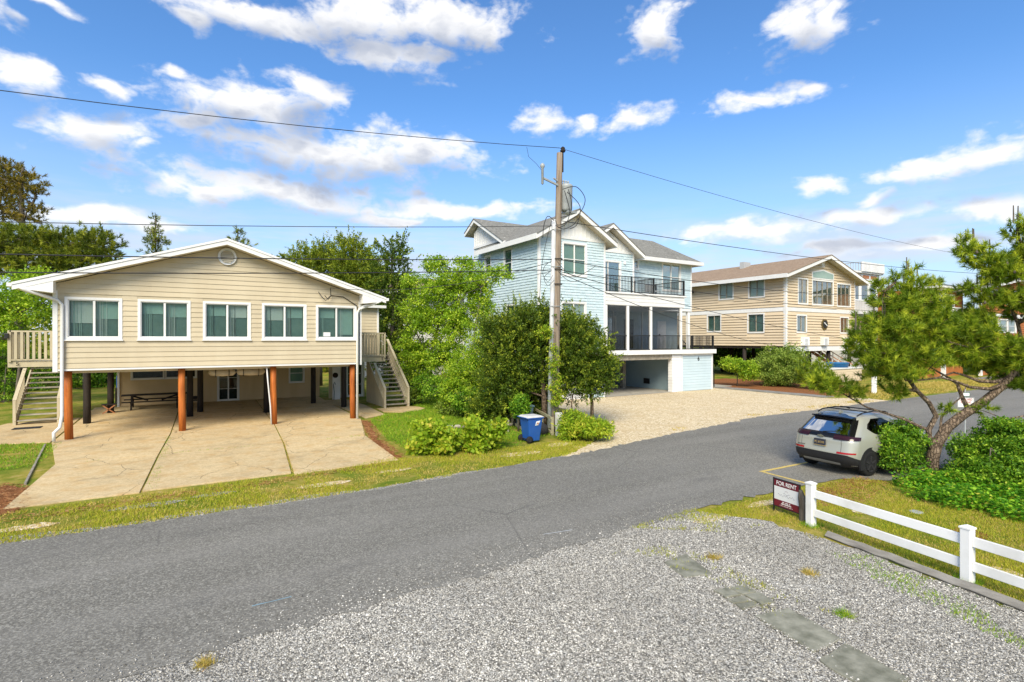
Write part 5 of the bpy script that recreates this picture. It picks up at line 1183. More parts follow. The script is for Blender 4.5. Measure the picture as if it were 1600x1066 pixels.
for s_, z_ in (('LIFEGUARD', .06), ('PARKING', -.05)): text_mesh(s_, .115, 'letter_red', 'lettering', b1, facing(QF, 0, c.z+z_, .009), .001, .85)
m = MB(); QF.box(m, -.06, .06, c.z-.17, c.z-.155, .007, .009); m.build('arrow', 'letter_red', b1)
m = MB()
for q in ((-.31, .31, .125, .135), (-.31, .31, -.235, -.225), (-.31, -.30, -.225, .125), (.30, .31, -.225, .125)): QF.box(m, q[0], q[1], c.z+q[2], c.z+q[3], .0065, .008)
m.build('border', 'letter_black', b1)

# ------------------------------------------------------------------ bins and corral
def cart(loc, mats, label, s=1.0, logo=False):
    x, y = loc; t = thing('wheeled_bin', (x, y, 0), label, 'bin')
    a, b = .22*s, .22*s; A, B = .31*s, .30*s; h = .90*s
    MB().hexa([(x-a, y-b, .06), (x+a, y-b, .06), (x+a, y+b, .06), (x-a, y+b, .06), (x-A, y-B, h), (x+A, y-B, h), (x+A, y+B, h), (x-A, y+B, h)]).build('body', mats[0], t, bevel=.03)
    MB().hexa([(x-A-.02, y-B-.02, h-.05), (x+A+.02, y-B-.02, h-.05), (x+A+.02, y+B+.02, h-.05), (x-A-.02, y+B+.02, h-.05), (x-A-.03, y-B-.03, h-.001), (x+A+.03, y-B-.03, h-.001), (x+A+.03, y+B+.03, h-.001), (x-A-.03, y+B+.03, h-.001)]).build('rim', mats[0], t, bevel=.012)
    l = MB().hexa([(x-A-.06, y-B-.04, h+.002), (x+A+.05, y-B-.04, h+.002), (x+A+.05, y+B+.04, h+.002), (x-A-.06, y+B+.04, h+.002), (x-A+.02, y-B+.05, h+.07), (x+A-.06, y-B+.05, h+.06), (x+A-.06, y+B-.05, h+.06), (x-A+.02, y+B-.05, h+.07)]).build('lid', mats[1], t, bevel=.02)
    MB().tube([(x-A-.03, y-B, h-.02), (x-A-.09, y-B+.02, h+.01), (x-A-.09, y+B-.02, h+.01), (x-A-.03, y+B, h-.02)], .016, 6).build('handle', mats[0], t)
    for sy in (-1, 1):
        w = MB().lathe([(.03, -.03), (.125, -.035), (.13, 0), (.125, .035), (.03, .03)], (x-a-.02, y+sy*(b+.05), .13), 18, 'y').build('wheel', 'rubber', t, smooth=True)
        MB().lathe([(.01, -.04), (.07, -.042), (.07, .042), (.01, .04)], (x-a-.02, y+sy*(b+.05), .13), 12, 'y').build('hub', 'charcoal', w)
    MB().tube([(x-a-.02, y-b-.05, .13), (x-a-.02, y+b+.05, .13)], .015, 6).build('axle', 'charcoal', t)
    if logo:
        Fq = Face((x, y-.277*s, 0), (1, 0, 0), (0, -1, 0))
        m = MB(); m.prism([(x-.02, y-.283*s, .62), (x+.11, y-.286*s, .63), (x+.20, y-.290*s, .78), (x+.09, y-.289*s, .77), (x+.03, y-.288*s, .76)], (0, -.008, 0)); lg = m.build('logo_sticker', 'sign_white', t)
        m = MB(); m.box(x+.05, x+.12, y-.306*s, y-.303*s, .66, .72); m.build('logo_mark', 'rust_wood', lg)
        m = MB(); m.box(x+.0, x+.03, y-.303*s, y-.299*s, .65, .70); m.build('logo_mark', 'paint_blue', lg)
    return t
cart((10.72, 16.16), ('bin_blue', 'lid_white'), 'blue wheeled bin with whitish lid and logo at the roadside', 1.0, True)
cart((12.25, 19.0), ('bin_grey', 'bin_grey'), 'grey-blue wheeled bin inside the wooden corral behind the blue bin', 1.0)
CO = thing('bin_corral', (12, 18, 0), 'low weathered wooden corral rails around the bins by the pole', 'corral')
def gp(u, v): 
    d = 847*CAM_Z/(v-531); q = spot(u, v, d); q.z = 0; return q
for (pa, pb, nposts) in ((gp(801, 663), gp(820, 676), 3), (gp(833, 660), gp(863, 680), 3)):
    for k in range(nposts):
        q = pa.lerp(pb, k/(nposts-1)); MB().box(q.x-.045, q.x+.045, q.y-.045, q.y+.045, 0, .68).build('post', 'green_wood', CO, bevel=.008)
    up = Vector((0, 0, .66)); MB().beam(pa+up-Vector((.06, 0, 0)), pb+up-Vector((.06, 0, 0)), .04, .10).build('rail', 'green_wood', CO)
    up = Vector((0, 0, .12)); MB().beam(pa+up-Vector((.06, 0, 0)), pb+up-Vector((.06, 0, 0)), .04, .10).build('rail', 'green_wood', CO)
q = gp(873, 681); t = thing('cable_pedestal', q, 'pale green utility pedestal beside the pole', 'utility box')
MB().box(q.x-.1, q.x+.1, q.y-.08, q.y+.08, 0, .36).build('base', 'conduit', t, bevel=.01); MB().box(q.x-.11, q.x+.11, q.y-.09, q.y+.09, .365, .88).build('cover', 'green_wood' if False else 'plaster_pale', t, bevel=.02); MB().box(q.x-.04, q.x+.04, q.y-.095, q.y-.091, .72, .82).build('sticker', 'sign_white', t)
q = gp(846, 680); m = MB(); m.lathe([(.05, 0), (.24, .05), (.28, .2), (.22, .38), (.08, .46), (.04, .5)], q, 12); tag(m.build('rubbish_bag', 'charcoal', smooth=True), 'black rubbish bag on the grass behind the blue bin', 'bag')
tag(MB().lathe([(.0001, 0), (.13, .004), (.13, .02), (.1, .03), (.0001, .03)], (gp(1432, 801).x, gp(1432, 801).y, .0), 16).build('water_cap', 'grey_metal'), 'small round grey utility cap in the grass behind the fence', 'utility cap')
t = thing('wooden_stake', gp(794, 676), 'short weathered stake in the bushes left of the blue bin', 'stake'); q = gp(794, 676); MB().tube([q, q+Vector((.02, 0, .5))], [.04, .035], 6).build('stake', 'weathered_wood', t)
q0, q1 = gp(690, 672), gp(800, 667); t = thing('fallen_log', q0, 'pale fallen timber lying among the roadside bushes', 'log'); MB().tube([q0+Vector((0, 0, .1)), q0.lerp(q1, .5)+Vector((0, 0, .14)), q1+Vector((0, 0, .1))], .07, 7).build('timber', 'weathered_wood', t)
# ------------------------------------------------------------------ vegetation
RV = np.array((RGT[0], RGT[1], 0.)); FV = np.array((FWD[0], FWD[1], 0.)); ZV = np.array((0, 0, 1.))
def unit(a): return a/np.maximum(np.linalg.norm(a, axis=1, keepdims=True), 1e-6)
def fast_mesh(name, verts, nper, faces_per, mat, tint, smooth=False):
    """verts (N, nper, 3); faces_per: list of index tuples (all the same length) inside one piece"""
    N = len(verts); k = len(faces_per[0]); F_ = np.array(faces_per)
    idx = (np.arange(N)[:, None, None]*nper + F_[None]).reshape(-1)
    nf = N*len(faces_per)
    m = bpy.data.meshes.new(name); m.vertices.add(N*nper); m.vertices.foreach_set('co', verts.reshape(-1).astype(np.float32))
    m.loops.add(nf*k); m.loops.foreach_set('vertex_index', idx.astype(np.int32))
    m.polygons.add(nf); m.polygons.foreach_set('loop_start', (np.arange(nf)*k).astype(np.int32)); m.polygons.foreach_set('loop_total', np.full(nf, k, np.int32))
    at = m.attributes.new('tint', 'FLOAT', 'FACE'); at.data.foreach_set('value', np.repeat(tint, len(faces_per)).astype(np.float32))
    m.materials.append(MAT[mat]); m.update(calc_edges=True); return m
def leaves(pos, dirs, nrm, ln, wd, tint, mat, name):
    side = unit(np.cross(dirs, nrm)); up = unit(np.cross(side, dirs)); L = ln[:, None]; W = wd[:, None]
    v = np.stack([pos, pos+dirs*L*.45+side*W*.5+up*W*.12, pos+dirs*L, pos+dirs*L*.45-side*W*.5+up*W*.12], 1)
    return fast_mesh(name, v, 4, [(0, 1, 2, 3)], mat, tint)
def needles(pos, dirs, ln, wd, tint, mat, name):
    side = unit(np.cross(dirs, rng.normal(size=pos.shape)))
    v = np.stack([pos-side*wd[:, None]*.5, pos+side*wd[:, None]*.5, pos+dirs*ln[:, None]], 1)
    return fast_mesh(name, v, 3, [(0, 1, 2)], mat, tint)
def E(u, v, d, ru, rv, rd): return (np.array(spot(u, v, d)), np.array((ru/847*d, rd, rv/847*d)))
def clump_points(ells, n, shell=.5, flat=0):
    w = np.array([np.prod(e[1])**.72 for e in ells]); w /= w.sum(); pick = rng.choice(len(ells), n, p=w)
    u = unit(rng.normal(size=(n, 3))); r = rng.random(n)**(shell*.6)
    lob = 1+.22*np.sin(u[:, 0]*5+pick)*np.sin(u[:, 2]*6+pick*2)
    c = np.array([ells[i][0] for i in pick]); rad = np.array([ells[i][1] for i in pick])
    loc = u*r[:, None]*rad*lob[:, None]; off = loc[:, :1]*RV+loc[:, 1:2]*FV+loc[:, 2:]*ZV
    out = unit(u[:, :1]*RV+u[:, 1:2]*FV+u[:, 2:]*ZV)
    return c+off, out, pick
def foliage(style, ells, nclump, per, cr, ln, wd, mat, name, shell=.5, minz=.02):
    c, out, pick = clump_points(ells, nclump, shell); c = c[c[:, 2] > minz] if True else c
    keep = len(c); out = out[:keep]; ct = rng.random(keep)
    pos = np.repeat(c, per, 0); o = np.repeat(out, per, 0); n = len(pos); tint = np.clip(np.repeat(ct, per)*.55+rng.random(n)*.5-.03, 0, 1)
    if style == 'leaf':
        off = rng.normal(size=(n, 3))*cr*.55; off[:, 2] *= .6; pos = pos+off
        dirs = unit(o*.5+rng.normal(size=(n, 3))*.8+np.array((0, 0, -.15))); nrm = unit(rng.normal(size=(n, 3))*.55+ZV*.8+o*.3)
        return c, leaves(pos, dirs, nrm, ln*rng.uniform(.6, 1.3, n), wd*rng.uniform(.6, 1.3, n), tint, mat, name)
    if style == 'spray':
        ax = unit(out*.8+ZV*.55+rng.normal(size=out.shape)*.35); a = np.repeat(ax, per, 0); t = rng.random(n); lg = np.repeat(1+1.5*(rng.random(keep) < .22)*rng.random(keep), per)
        pos = pos+a*(t*cr*1.5*lg)[:, None]+rng.normal(size=(n, 3))*(cr*.24*(1.12-t))[:, None]
        dirs = unit(a*.9+rng.normal(size=(n, 3))*.55); nrm = unit(rng.normal(size=(n, 3))+o*.4)
        tint = np.clip(np.repeat(ct, per)*.35+t*.38+rng.random(n)*.28-.08, 0, 1)
        return c, leaves(pos, dirs, nrm, ln*rng.uniform(.6, 1.3, n), wd*rng.uniform(.6, 1.3, n), tint, mat, name)
    ax = unit(out*.6+ZV*.6+rng.normal(size=out.shape)*.45); a = np.repeat(ax, per, 0); t = rng.random(n)
    pos = pos+a*(t*cr)[:, None]
    dirs = unit(a*.75+rng.normal(size=(n, 3))*.6)
    tint = np.clip(np.repeat(ct**1.3, per)*.62+rng.random(n)*.36, 0, 1)
    return c, needles(pos, dirs, ln*rng.uniform(.7, 1.2, n), wd*rng.uniform(.7, 1.3, n), tint, mat, name)
def bezier(p, q, lift=.15, n=6, wob=.05):
    p, q = Vector(p), Vector(q); L = (q-p).length; mid = (p+q)/2+Vector((random.uniform(-wob, wob)*L*2, random.uniform(-wob, wob)*L*2, L*lift)); out = []
    for i in range(n+1): t = i/n; out.append(p*(1-t)**2+mid*2*t*(1-t)+q*t*t)
    return out
def tree(name, trunk, tr, ells, style, nclump, per, cr, ln, wd, mat, bark, label, cat='tree', group=None, shell=.5, twig=.012, limbs=(), ntwig=120, cname='crown'):
    base = Vector(trunk[0]); T = thing(name, (base.x, base.y, 0), label, cat, group)
    c, me = foliage(style, ells, nclump, per, cr, ln, wd, mat, cname, shell)
    m = MB(); k = len(trunk); m.tube(trunk, [tr*(1-.72*(i/(k-1))) for i in range(k)], 9)
    nodes = [Vector(p) for p in trunk]
    for path, r in limbs:
        m.tube(path, [r*(1-.7*i/(len(path)-1)) for i in range(len(path))], 7); nodes += [Vector(p) for p in path[1:]]
    for e in ells:
        q = Vector(e[0]); cand = [p for p in nodes if p.z <= q.z+.2] or nodes; p = min(cand, key=lambda a: (a-q).length+abs(a.z-q.z)*.3)
        if (p-q).length > .25: b = bezier(p, q, .08, 5, .1); m.tube(b, [tr*.36*(1-.13*i) for i in range(6)], 5); nodes += b[2:]
    if len(c):
        for i in rng.choice(len(c), min(ntwig, len(c)), replace=False):
            q = Vector(c[i]); p = min(nodes, key=lambda a: (a-q).length); 
            if .1 < (p-q).length < 3.5: m.tube(bezier(p, q, -.05, 3, .1), [twig*1.8, twig*1.4, twig, twig*.6], 3, False)
    m.build('trunk', bark, T, smooth=True)
    o = bpy.data.objects.new(cname, me); attach(o, T); return T
def ground_at(u, d): p = spot(u, 531, d); return Vector((p.x, p.y, 0))
def stem(u, d, pts, d2=None): return [ground_at(u, d)]+[spot(a, b, d2 or d) for a, b in pts]

# --- left of and behind the beige house
tree('tall_pine', stem(34, 36, [(33, 500), (32, 420), (34, 350), (33, 290), (36, 262)]), .30,
     [E(22, 283, 36, 42, 26, 1.4), E(-14, 320, 36, 44, 30, 1.6), E(42, 330, 36, 26, 16, 1.2), E(57, 301, 36, 15, 9, .8), E(10, 262, 36, 30, 10, 1), E(-30, 280, 36, 30, 20, 1.2)],
     'needle', 760, 32, .30, .26, .036, 'needle_rust', 'bark_grey', 'tall rusty-brown pine at the far left edge', shell=.7, ntwig=200, twig=.02)
tree('spreading_pine', stem(28, 33, [(27, 500), (26, 440), (30, 400), (60, 375), (100, 365)]), .34,
     [E(22, 375, 33, 62, 22, 2), E(95, 384, 33, 46, 24, 1.8), E(150, 378, 33, 28, 22, 1.3), E(50, 415, 33, 80, 20, 2), E(-40, 400, 33, 60, 35, 2), E(120, 410, 33, 50, 16, 1.6), E(165, 400, 33, 15, 14, .8)],
     'needle', 2100, 36, .30, .26, .04, 'needle_far', 'bark_grey', 'wide dark green pine rising above the left end of the beige roof', shell=.6, ntwig=240, twig=.02)
tree('broadleaf_tree', stem(25, 29, [(28, 600), (34, 540), (30, 490)]), .12,
     [E(22, 482, 29, 48, 38, 1.7), E(66, 470, 29, 20, 28, 1.2), E(-30, 480, 29, 50, 50, 1.8), E(50, 440, 29, 34, 18, 1.2), E(10, 530, 29, 30, 24, 1.2)],
     'leaf', 520, 30, .30, .15, .085, 'leaf_lime', 'bark_grey', 'bright lime-green tree left of the beige house landing')
tree('dark_shrub', stem(5, 31.5, [(5, 640), (8, 600), (10, 560)]), .07,
     [E(0, 590, 31.5, 36, 62, 1.4), E(-40, 580, 31.5, 40, 80, 1.4), E(20, 560, 33, 22, 36, 1)], 'leaf', 420, 30, .28, .13, .075, 'leaf_green', 'bark_grey', 'dark green shrub beside the left stairs', 'shrub')
tree('dark_shrub', stem(130, 40, [(130, 590), (132, 560)]), .07,
     [E(120, 585, 41, 34, 38, 1.6), E(165, 598, 42, 30, 38, 1.6), E(60, 590, 40, 40, 36, 1.5), E(210, 590, 43, 40, 36, 1.5), E(20, 610, 38, 40, 30, 1.5)], 'leaf', 640, 26, .35, .17, .1, 'leaf_green', 'bark_grey', 'shrubbery seen between the posts under the left of the house', 'shrub')
tree('slender_conifer', stem(243, 48, [(243, 480), (243, 400), (243, 337)]), .16,
     [E(243, 345, 48, 5, 9, .4), E(241, 362, 48, 12, 8, .8), E(245, 378, 48, 16, 9, 1), E(242, 396, 48, 19, 12, 1.1)], 'needle', 190, 26, .3, .26, .035, 'needle_far', 'bark_grey', 'thin lone conifer top above the left roof slope', shell=.9, ntwig=90, twig=.018)
tree('slender_conifer', stem(371, 50, [(371, 480), (371, 400), (372, 358)]), .15,
     [E(372, 364, 50, 6, 7, .5), E(369, 376, 50, 12, 8, .8), E(384, 382, 50, 14, 6, .8), E(372, 400, 50, 26, 14, 1)], 'needle', 150, 26, .3, .26, .035, 'needle_far', 'bark_grey', 'small conifer top peeking over the ridge of the beige house', shell=.9, ntwig=60, twig=.018)
# --- conifers between the two houses
CED = [('cedar_tree', 500, 43, [E(487, 412, 43, 34, 22, 2), E(470, 425, 43, 30, 24, 2), E(520, 430, 43, 40, 40, 2.2), E(505, 470, 43, 50, 40, 2.2), E(508, 396, 43, 8, 14, .8)], 'leaf_cedar_light', 'leftmost cedar behind the right slope of the beige roof'),
       ('cedar_tree', 552, 41, [E(550, 396, 41, 26, 16, 1.6), E(558, 425, 41, 38, 26, 2), E(548, 470, 41, 44, 40, 2.2), E(575, 450, 41, 30, 40, 2), E(545, 382, 41, 10, 10, .7)], 'leaf_cedar_light', 'cedar with brownish top behind the right slope of the beige roof'),
       ('cedar_tree', 612, 39, [E(617, 398, 39, 16, 16, 1), E(608, 430, 39, 30, 26, 1.6), E(612, 470, 39, 38, 36, 1.9), E(605, 520, 39, 40, 36, 2), E(615, 565, 39, 36, 40, 2), E(630, 384, 39, 5, 8, .5), E(595, 392, 39, 6, 9, .5)], 'leaf_cedar', 'dark tall cedar right beside the right stairs')]
for nm, u, d, el_, mt, lab in CED:
    tree(nm, stem(u, d, [(u, 560), (u+2, 480), (u, 400)]), .22, el_, 'spray', 1150, 36, .42, .16, .08, mt, 'bark_grey', lab, group='cedars between the houses', shell=.6, ntwig=140, twig=.02)
tree('lime_tree', stem(655, 31, [(660, 600), (672, 560), (685, 510), (700, 460), (720, 425)]), .13,
     [E(690, 447, 31, 40, 34, 1.7), E(738, 442, 31, 34, 30, 1.6), E(657, 490, 31, 30, 38, 1.6), E(712, 505, 31, 46, 36, 1.8), E(690, 560, 31, 50, 32, 1.7), E(779, 428, 30, 22, 13, .8), E(648, 556, 31, 26, 38, 1.4), E(682, 412, 31, 22, 13, 1), E(752, 480, 30.5, 20, 20, 1), E(640, 445, 31.5, 14, 20, .8), E(725, 410, 31, 16, 10, .8)],
     'leaf', 1500, 30, .25, .14, .08, 'leaf_lime', 'bark_grey', 'light green leafy tree filling the gap before the blue house', shell=.75, ntwig=260, twig=.016,
     limbs=[([spot(735, 640, 29.5), spot(736, 560, 29.5), spot(745, 500, 29.8), spot(752, 450, 30), spot(770, 425, 30)], .06), ([spot(672, 560, 31), spot(650, 520, 31), spot(645, 470, 31)], .05)])
tree('young_cedar', stem(745, 26, [(748, 600), (752, 540), (758, 500)]), .09,
     [E(735, 585, 26, 36, 40, 1.2), E(760, 545, 26, 26, 36, 1.1), E(712, 610, 26, 26, 26, 1), E(765, 512, 26, 12, 20, .6)], 'leaf', 520, 30, .26, .12, .06, 'leaf_lime', 'bark_grey', 'yellowish young cedar left of the dark cedar at the pole', shell=.6)
tree('dark_cedar', stem(851, 22.6, [(850, 620), (846, 570), (838, 520), (832, 490)]), .13,
     [E(822, 516, 23, 34, 28, 1.2), E(845, 504, 23, 20, 20, 1), E(800, 556, 23, 42, 34, 1.3), E(842, 566, 23, 28, 46, 1.1), E(788, 602, 23, 36, 34, 1.2), E(835, 618, 24.3, 34, 26, 1.0), E(770, 520, 23, 14, 16, .8), E(800, 640, 24.6, 30, 14, .8), E(760, 640, 23.5, 20, 20, .8)],
     'spray', 2600, 46, .36, .09, .048, 'leaf_cedar', 'bark_pine', 'dense dark cedar just left of the utility pole', shell=.8, ntwig=220)
tree('dark_cedar', stem(925, 23.2, [(925, 630), (920, 600), (910, 560), (900, 520)]), .085,
     [E(893, 522, 23, 18, 22, .9), E(912, 552, 23, 28, 26, 1), E(938, 578, 23, 15, 15, .8), E(900, 592, 23, 26, 28, 1), E(930, 526, 23, 5, 18, .3), E(928, 600, 23, 18, 18, .7), E(949, 577, 22.8, 7, 6, .3), E(945, 597, 22.8, 8, 6, .3), E(944, 556, 22.8, 6, 8, .3), E(915, 520, 23, 5, 14, .3), E(952, 590, 22.8, 4, 5, .2), E(885, 560, 22.6, 16, 30, .6)],
     'spray', 1500, 46, .36, .085, .045, 'leaf_cedar', 'bark_pine', 'dark ragged cedar just right of the utility pole', shell=.85, ntwig=200,
     limbs=[([spot(895, 668, 22), spot(893, 630, 22.4), spot(900, 590, 22.6)], .04)])
tree('climbing_vine', [ground_at(866, 21.4), spot(868, 640, 21.6), spot(866, 590, 21.65), spot(868, 520, 21.7)], .025,
     [E(868, 610, 21.55, 9, 34, .22), E(865, 560, 21.55, 8, 26, .2), E(850, 520, 21.6, 10, 12, .25)], 'leaf', 120, 22, .14, .08, .05, 'leaf_yellowgreen', 'bark_grey', 'vine climbing the lower part of the utility pole', 'vine', ntwig=30)
for (u, d, el_, mt, lab) in ((735, 25, [E(738, 625, 25, 34, 20, .9), E(765, 640, 24, 24, 16, .7), E(775, 620, 24, 18, 18, .7)], 'leaf_green', 'bright green undergrowth bush left of the bin corral'),
                             (690, 28, [E(690, 608, 28.5, 26, 16, 1), E(720, 600, 28, 26, 20, 1), E(668, 600, 30, 20, 24, 1)], 'leaf_green', 'dark bush at the back of the side lawn'),
                             (648, 30.5, [E(648, 618, 30.5, 16, 10, .7), E(638, 590, 34, 16, 24, 1)], 'leaf_bush', 'small pale shrub on the lawn next to the right stairs'),
                             (708, 26.5, [E(702, 636, 26.5, 16, 10, .6), E(722, 640, 26, 18, 10, .6)], 'leaf_bush', 'low greyish shrub in the middle of the side lawn edge'),
                             (810, 21.5, [E(812, 634, 21.6, 7, 14, .3)], 'leaf_green', 'small upright sapling behind the bin corral')):
    tree('bush', stem(u, d, [(u, 531+847*2.9/d), (u+2, 531+847*2.3/d)]), .04, el_, 'leaf', 260, 26, .2, .12, .075, mt, 'bark_grey', lab, 'bush', 'bushes under the trees', ntwig=50)
def shaggy(u0, u1, d, n, seed):
    r = random.Random(seed); return [E(r.uniform(u0, u1), r.uniform(664, 700), d+r.uniform(-.4, .4), r.uniform(7, 15), r.uniform(6, 15), .35) for _ in range(n)]
tree('roadside_bush', stem(680, 17.2, [(680, 700), (678, 680)]), .03, shaggy(652, 702, 17.3, 11, 3), 'leaf', 210, 22, .22, .15, .115, 'leaf_yellowgreen', 'bark_grey', 'left of the two yellow-green bushes beside the road', 'bush', 'roadside bushes', shell=.9, ntwig=60)
tree('roadside_bush', stem(760, 17.9, [(760, 695), (760, 675)]), .03, shaggy(728, 788, 17.9, 14, 8), 'leaf', 260, 22, .22, .15, .115, 'leaf_yellowgreen', 'bark_grey', 'right of the two yellow-green bushes, nearer the blue bin', 'bush', 'roadside bushes', shell=.9, ntwig=60)
tree('leafy_clump', stem(915, 19.8, [(912, 675), (910, 660)]), .02, [E(900, 662, 20, 22, 18, .6), E(925, 668, 19.6, 26, 12, .6), E(942, 672, 19.6, 14, 8, .5), E(888, 672, 19.8, 12, 12, .5)], 'leaf', 300, 26, .18, .15, .05, 'leaf_yellowgreen', 'bark_grey', 'low leafy clump at the corner of the shell driveway', 'bush', ntwig=40)
# --- around the tan house
tree('round_bush', stem(1222, 43, [(1222, 590), (1222, 575)]), .1, [E(1216, 572, 43, 34, 28, 1.8), E(1232, 566, 43, 26, 26, 1.6), E(1222, 588, 42.6, 36, 14, 1.6)], 'leaf', 900, 26, .3, .14, .09, 'leaf_bush', 'bark_grey', 'large rounded bush before the corner of the tan house', 'bush', ntwig=50)
tree('small_bush', stem(1152, 42.5, [(1152, 590), (1152, 578)]), .05, [E(1146, 570, 42.5, 16, 10, .9), E(1170, 580, 42, 12, 14, .8)], 'leaf', 200, 24, .3, .15, .1, 'leaf_lime', 'bark_grey', 'small bright green bush beside the steps of the blue house', 'bush', ntwig=30)
tree('scrub_pine', stem(1266, 40, [(1266, 590), (1266, 575)]), .05, [E(1262, 582, 40, 16, 18, .8), E(1284, 578, 40.5, 12, 14, .8), E(1278, 594, 39.5, 18, 10, .8)], 'needle', 220, 26, .28, .26, .04, 'needle_green', 'bark_grey', 'scrubby pine shrub to the right of the round bush', 'bush', ntwig=40)
tree('back_tree', stem(1135, 64, [(1135, 565), (1135, 540)]), .2, [E(1130, 556, 64, 34, 16, 3), E(1190, 560, 64, 40, 14, 3)], 'leaf', 420, 24, .5, .3, .2, 'leaf_green', 'bark_grey', 'greenery visible under the raised tan house', ntwig=20)

# --- the big leaning pine on the right
D = 14.4
PT = [ground_at(1455, D), spot(1457, 715, D), spot(1464, 692, D), spot(1480, 668, D), spot(1505, 648, D-.05), spot(1535, 629, D-.1), spot(1563, 606, D-.15), spot(1582, 585, D-.2), spot(1596, 562, D-.25), spot(1618, 520, D-.3), spot(1622, 460, D-.35), spot(1612, 400, D-.4)]
limbs = [([spot(1460, 712, D), spot(1453, 690, D), spot(1451, 672, D), spot(1463, 650, D), spot(1452, 630, D), spot(1432, 610, D-.05), spot(1412, 582, D-.1), spot(1402, 545, D-.1), spot(1420, 490, D-.1), spot(1425, 425, D-.1)], .085),
         ([spot(1451, 672, D), spot(1440, 668, D), spot(1412, 655, D+.1), spot(1385, 646, D+.3), spot(1355, 637, D+.4), spot(1325, 620, D+.5), spot(1302, 606, D+.55)], .045),
         ([spot(1460, 705, D), spot(1468, 680, D), spot(1471, 652, D), spot(1482, 638, D), spot(1500, 622, D), spot(1512, 600, D)], .04),
         ([spot(1515, 645, D+.1), spot(1503, 620, D+.25), spot(1496, 600, D+.3), spot(1478, 588, D+.3), spot(1455, 575, D+.3)], .06),
         ([spot(1570, 600, D-.15), spot(1545, 608, D-.3), spot(1515, 605, D-.35), spot(1490, 595, D-.4), spot(1470, 590, D-.4), spot(1440, 594, D-.45), spot(1415, 595, D-.5)], .05),
         ([spot(1576, 590, D-.15), spot(1555, 597, D-.1), spot(1530, 596, D-.05), spot(1505, 586, D), spot(1490, 582, D), spot(1465, 590, D)], .055),
         ([spot(1596, 562, D-.25), spot(1585, 552, D-.2), spot(1560, 548, D-.2), spot(1520, 545, D-.2), spot(1485, 535, D-.2), spot(1450, 510, D-.2)], .05),
         ([spot(1600, 550, D-.25), spot(1590, 505, D-.2), spot(1575, 470, D-.2), spot(1550, 430, D-.2), spot(1515, 398, D-.2)], .05),
         ([spot(1590, 575, D-.2), spot(1560, 590, D+.2), spot(1530, 575, D+.5), spot(1500, 560, D+.7)], .03),
         ([spot(1600, 590, D-.1), spot(1575, 605, D+.1), spot(1560, 590, D+.2), spot(1545, 570, D+.3)], .03),
         ([spot(1600, 650, D-.5), spot(1570, 655, D-.3), spot(1545, 645, D-.2), spot(1530, 640, D-.2)], .02)]
PE = [E(1425, 452, D-.1, 12, 22, .4), E(1397, 478, D-.1, 26, 20, .7), E(1452, 478, D+.1, 26, 20, .7), E(1382, 516, D-.2, 36, 22, .9), E(1436, 512, D, 42, 24, 1.0), E(1496, 520, D+.2, 42, 20, 1.0), E(1366, 556, D-.2, 34, 20, .8), E(1424, 556, D-.1, 42, 22, 1), E(1490, 556, D+.2, 36, 16, .9),
      E(1545, 540, D, 36, 18, .9), E(1590, 560, D-.2, 30, 20, .9), E(1398, 586, D-.2, 36, 10, .7), E(1346, 532, D-.3, 16, 18, .5), E(1560, 575, D+.4, 40, 14, .8), E(1600, 600, D-.2, 26, 10, .6), E(1520, 500, D+.2, 24, 12, .6),
      E(1513, 396, D-.3, 14, 12, .4), E(1545, 412, D-.3, 24, 12, .5), E(1592, 366, D-.5, 12, 18, .4), E(1570, 432, D-.4, 28, 12, .6), E(1606, 408, D-.5, 22, 20, .6), E(1520, 452, D-.1, 22, 7, .4), E(1550, 470, D-.2, 20, 10, .5), E(1650, 400, D-.6, 46, 44, .9), E(1640, 480, D-.5, 46, 26, .9), E(1590, 470, D-.4, 20, 14, .6),
      E(1298, 603, D+.55, 28, 13, .5), E(1335, 612, D+.5, 14, 9, .35), E(1280, 596, D+.6, 12, 10, .35), E(1400, 612, D, 14, 7, .35), E(1536, 640, D-.2, 10, 6, .25), E(1475, 640, D, 8, 6, .2), E(1425, 425, D-.1, 5, 10, .2), E(1375, 452, D-.1, 6, 12, .25), E(1462, 450, D+.1, 6, 11, .25), E(1345, 502, D-.2, 6, 14, .25), E(1400, 440, D-.1, 5, 12, .2), E(1515, 495, D+.2, 6, 14, .25), E(1590, 348, D-.5, 5, 10, .2), E(1505, 380, D-.3, 5, 10, .2), E(1540, 392, D-.3, 5, 8, .2)]
PN = tree('leaning_pine', PT, .16, PE, 'needle', 4300, 48, .16, .155, .0165, 'needle_green', 'bark_pine', 'crooked leaning pine with forked trunk at the right', shell=.75, twig=.011, limbs=limbs, ntwig=420)
m = MB()
for k in range(70):       # upright candles of new growth
    e = PE[k % 26]; a = random.uniform(0, 6.28); p = Vector(e[0])+Vector((RGT[0], RGT[1], 0))*e[1][0]*math.cos(a)*.7+Vector((0, 0, e[1][2]*random.uniform(.85, 1.2))); m.tube([p, p+Vector((random.uniform(-.03, .03), 0, random.uniform(.22, .5)))], [.02, .012], 4)
m.build('candles', 'bark_grey', PN, kind='stuff')
m = MB()
for k in range(46):
    e = PE[(k*7) % 26]; u = Vector(rng.normal(size=3)).normalized(); p = Vector(e[0])+Vector((u.x*e[1][0], u.y*e[1][1], u.z*e[1][2]))*.75; r = .035
    m.lathe([(r*.3, -r*1.3), (r, -r*.5), (r*.9, .2*r), (r*.4, r*1.2), (.002, r*1.5)], p, 7)
m.build('cones', 'bark_grey', PN, smooth=True, kind='stuff')
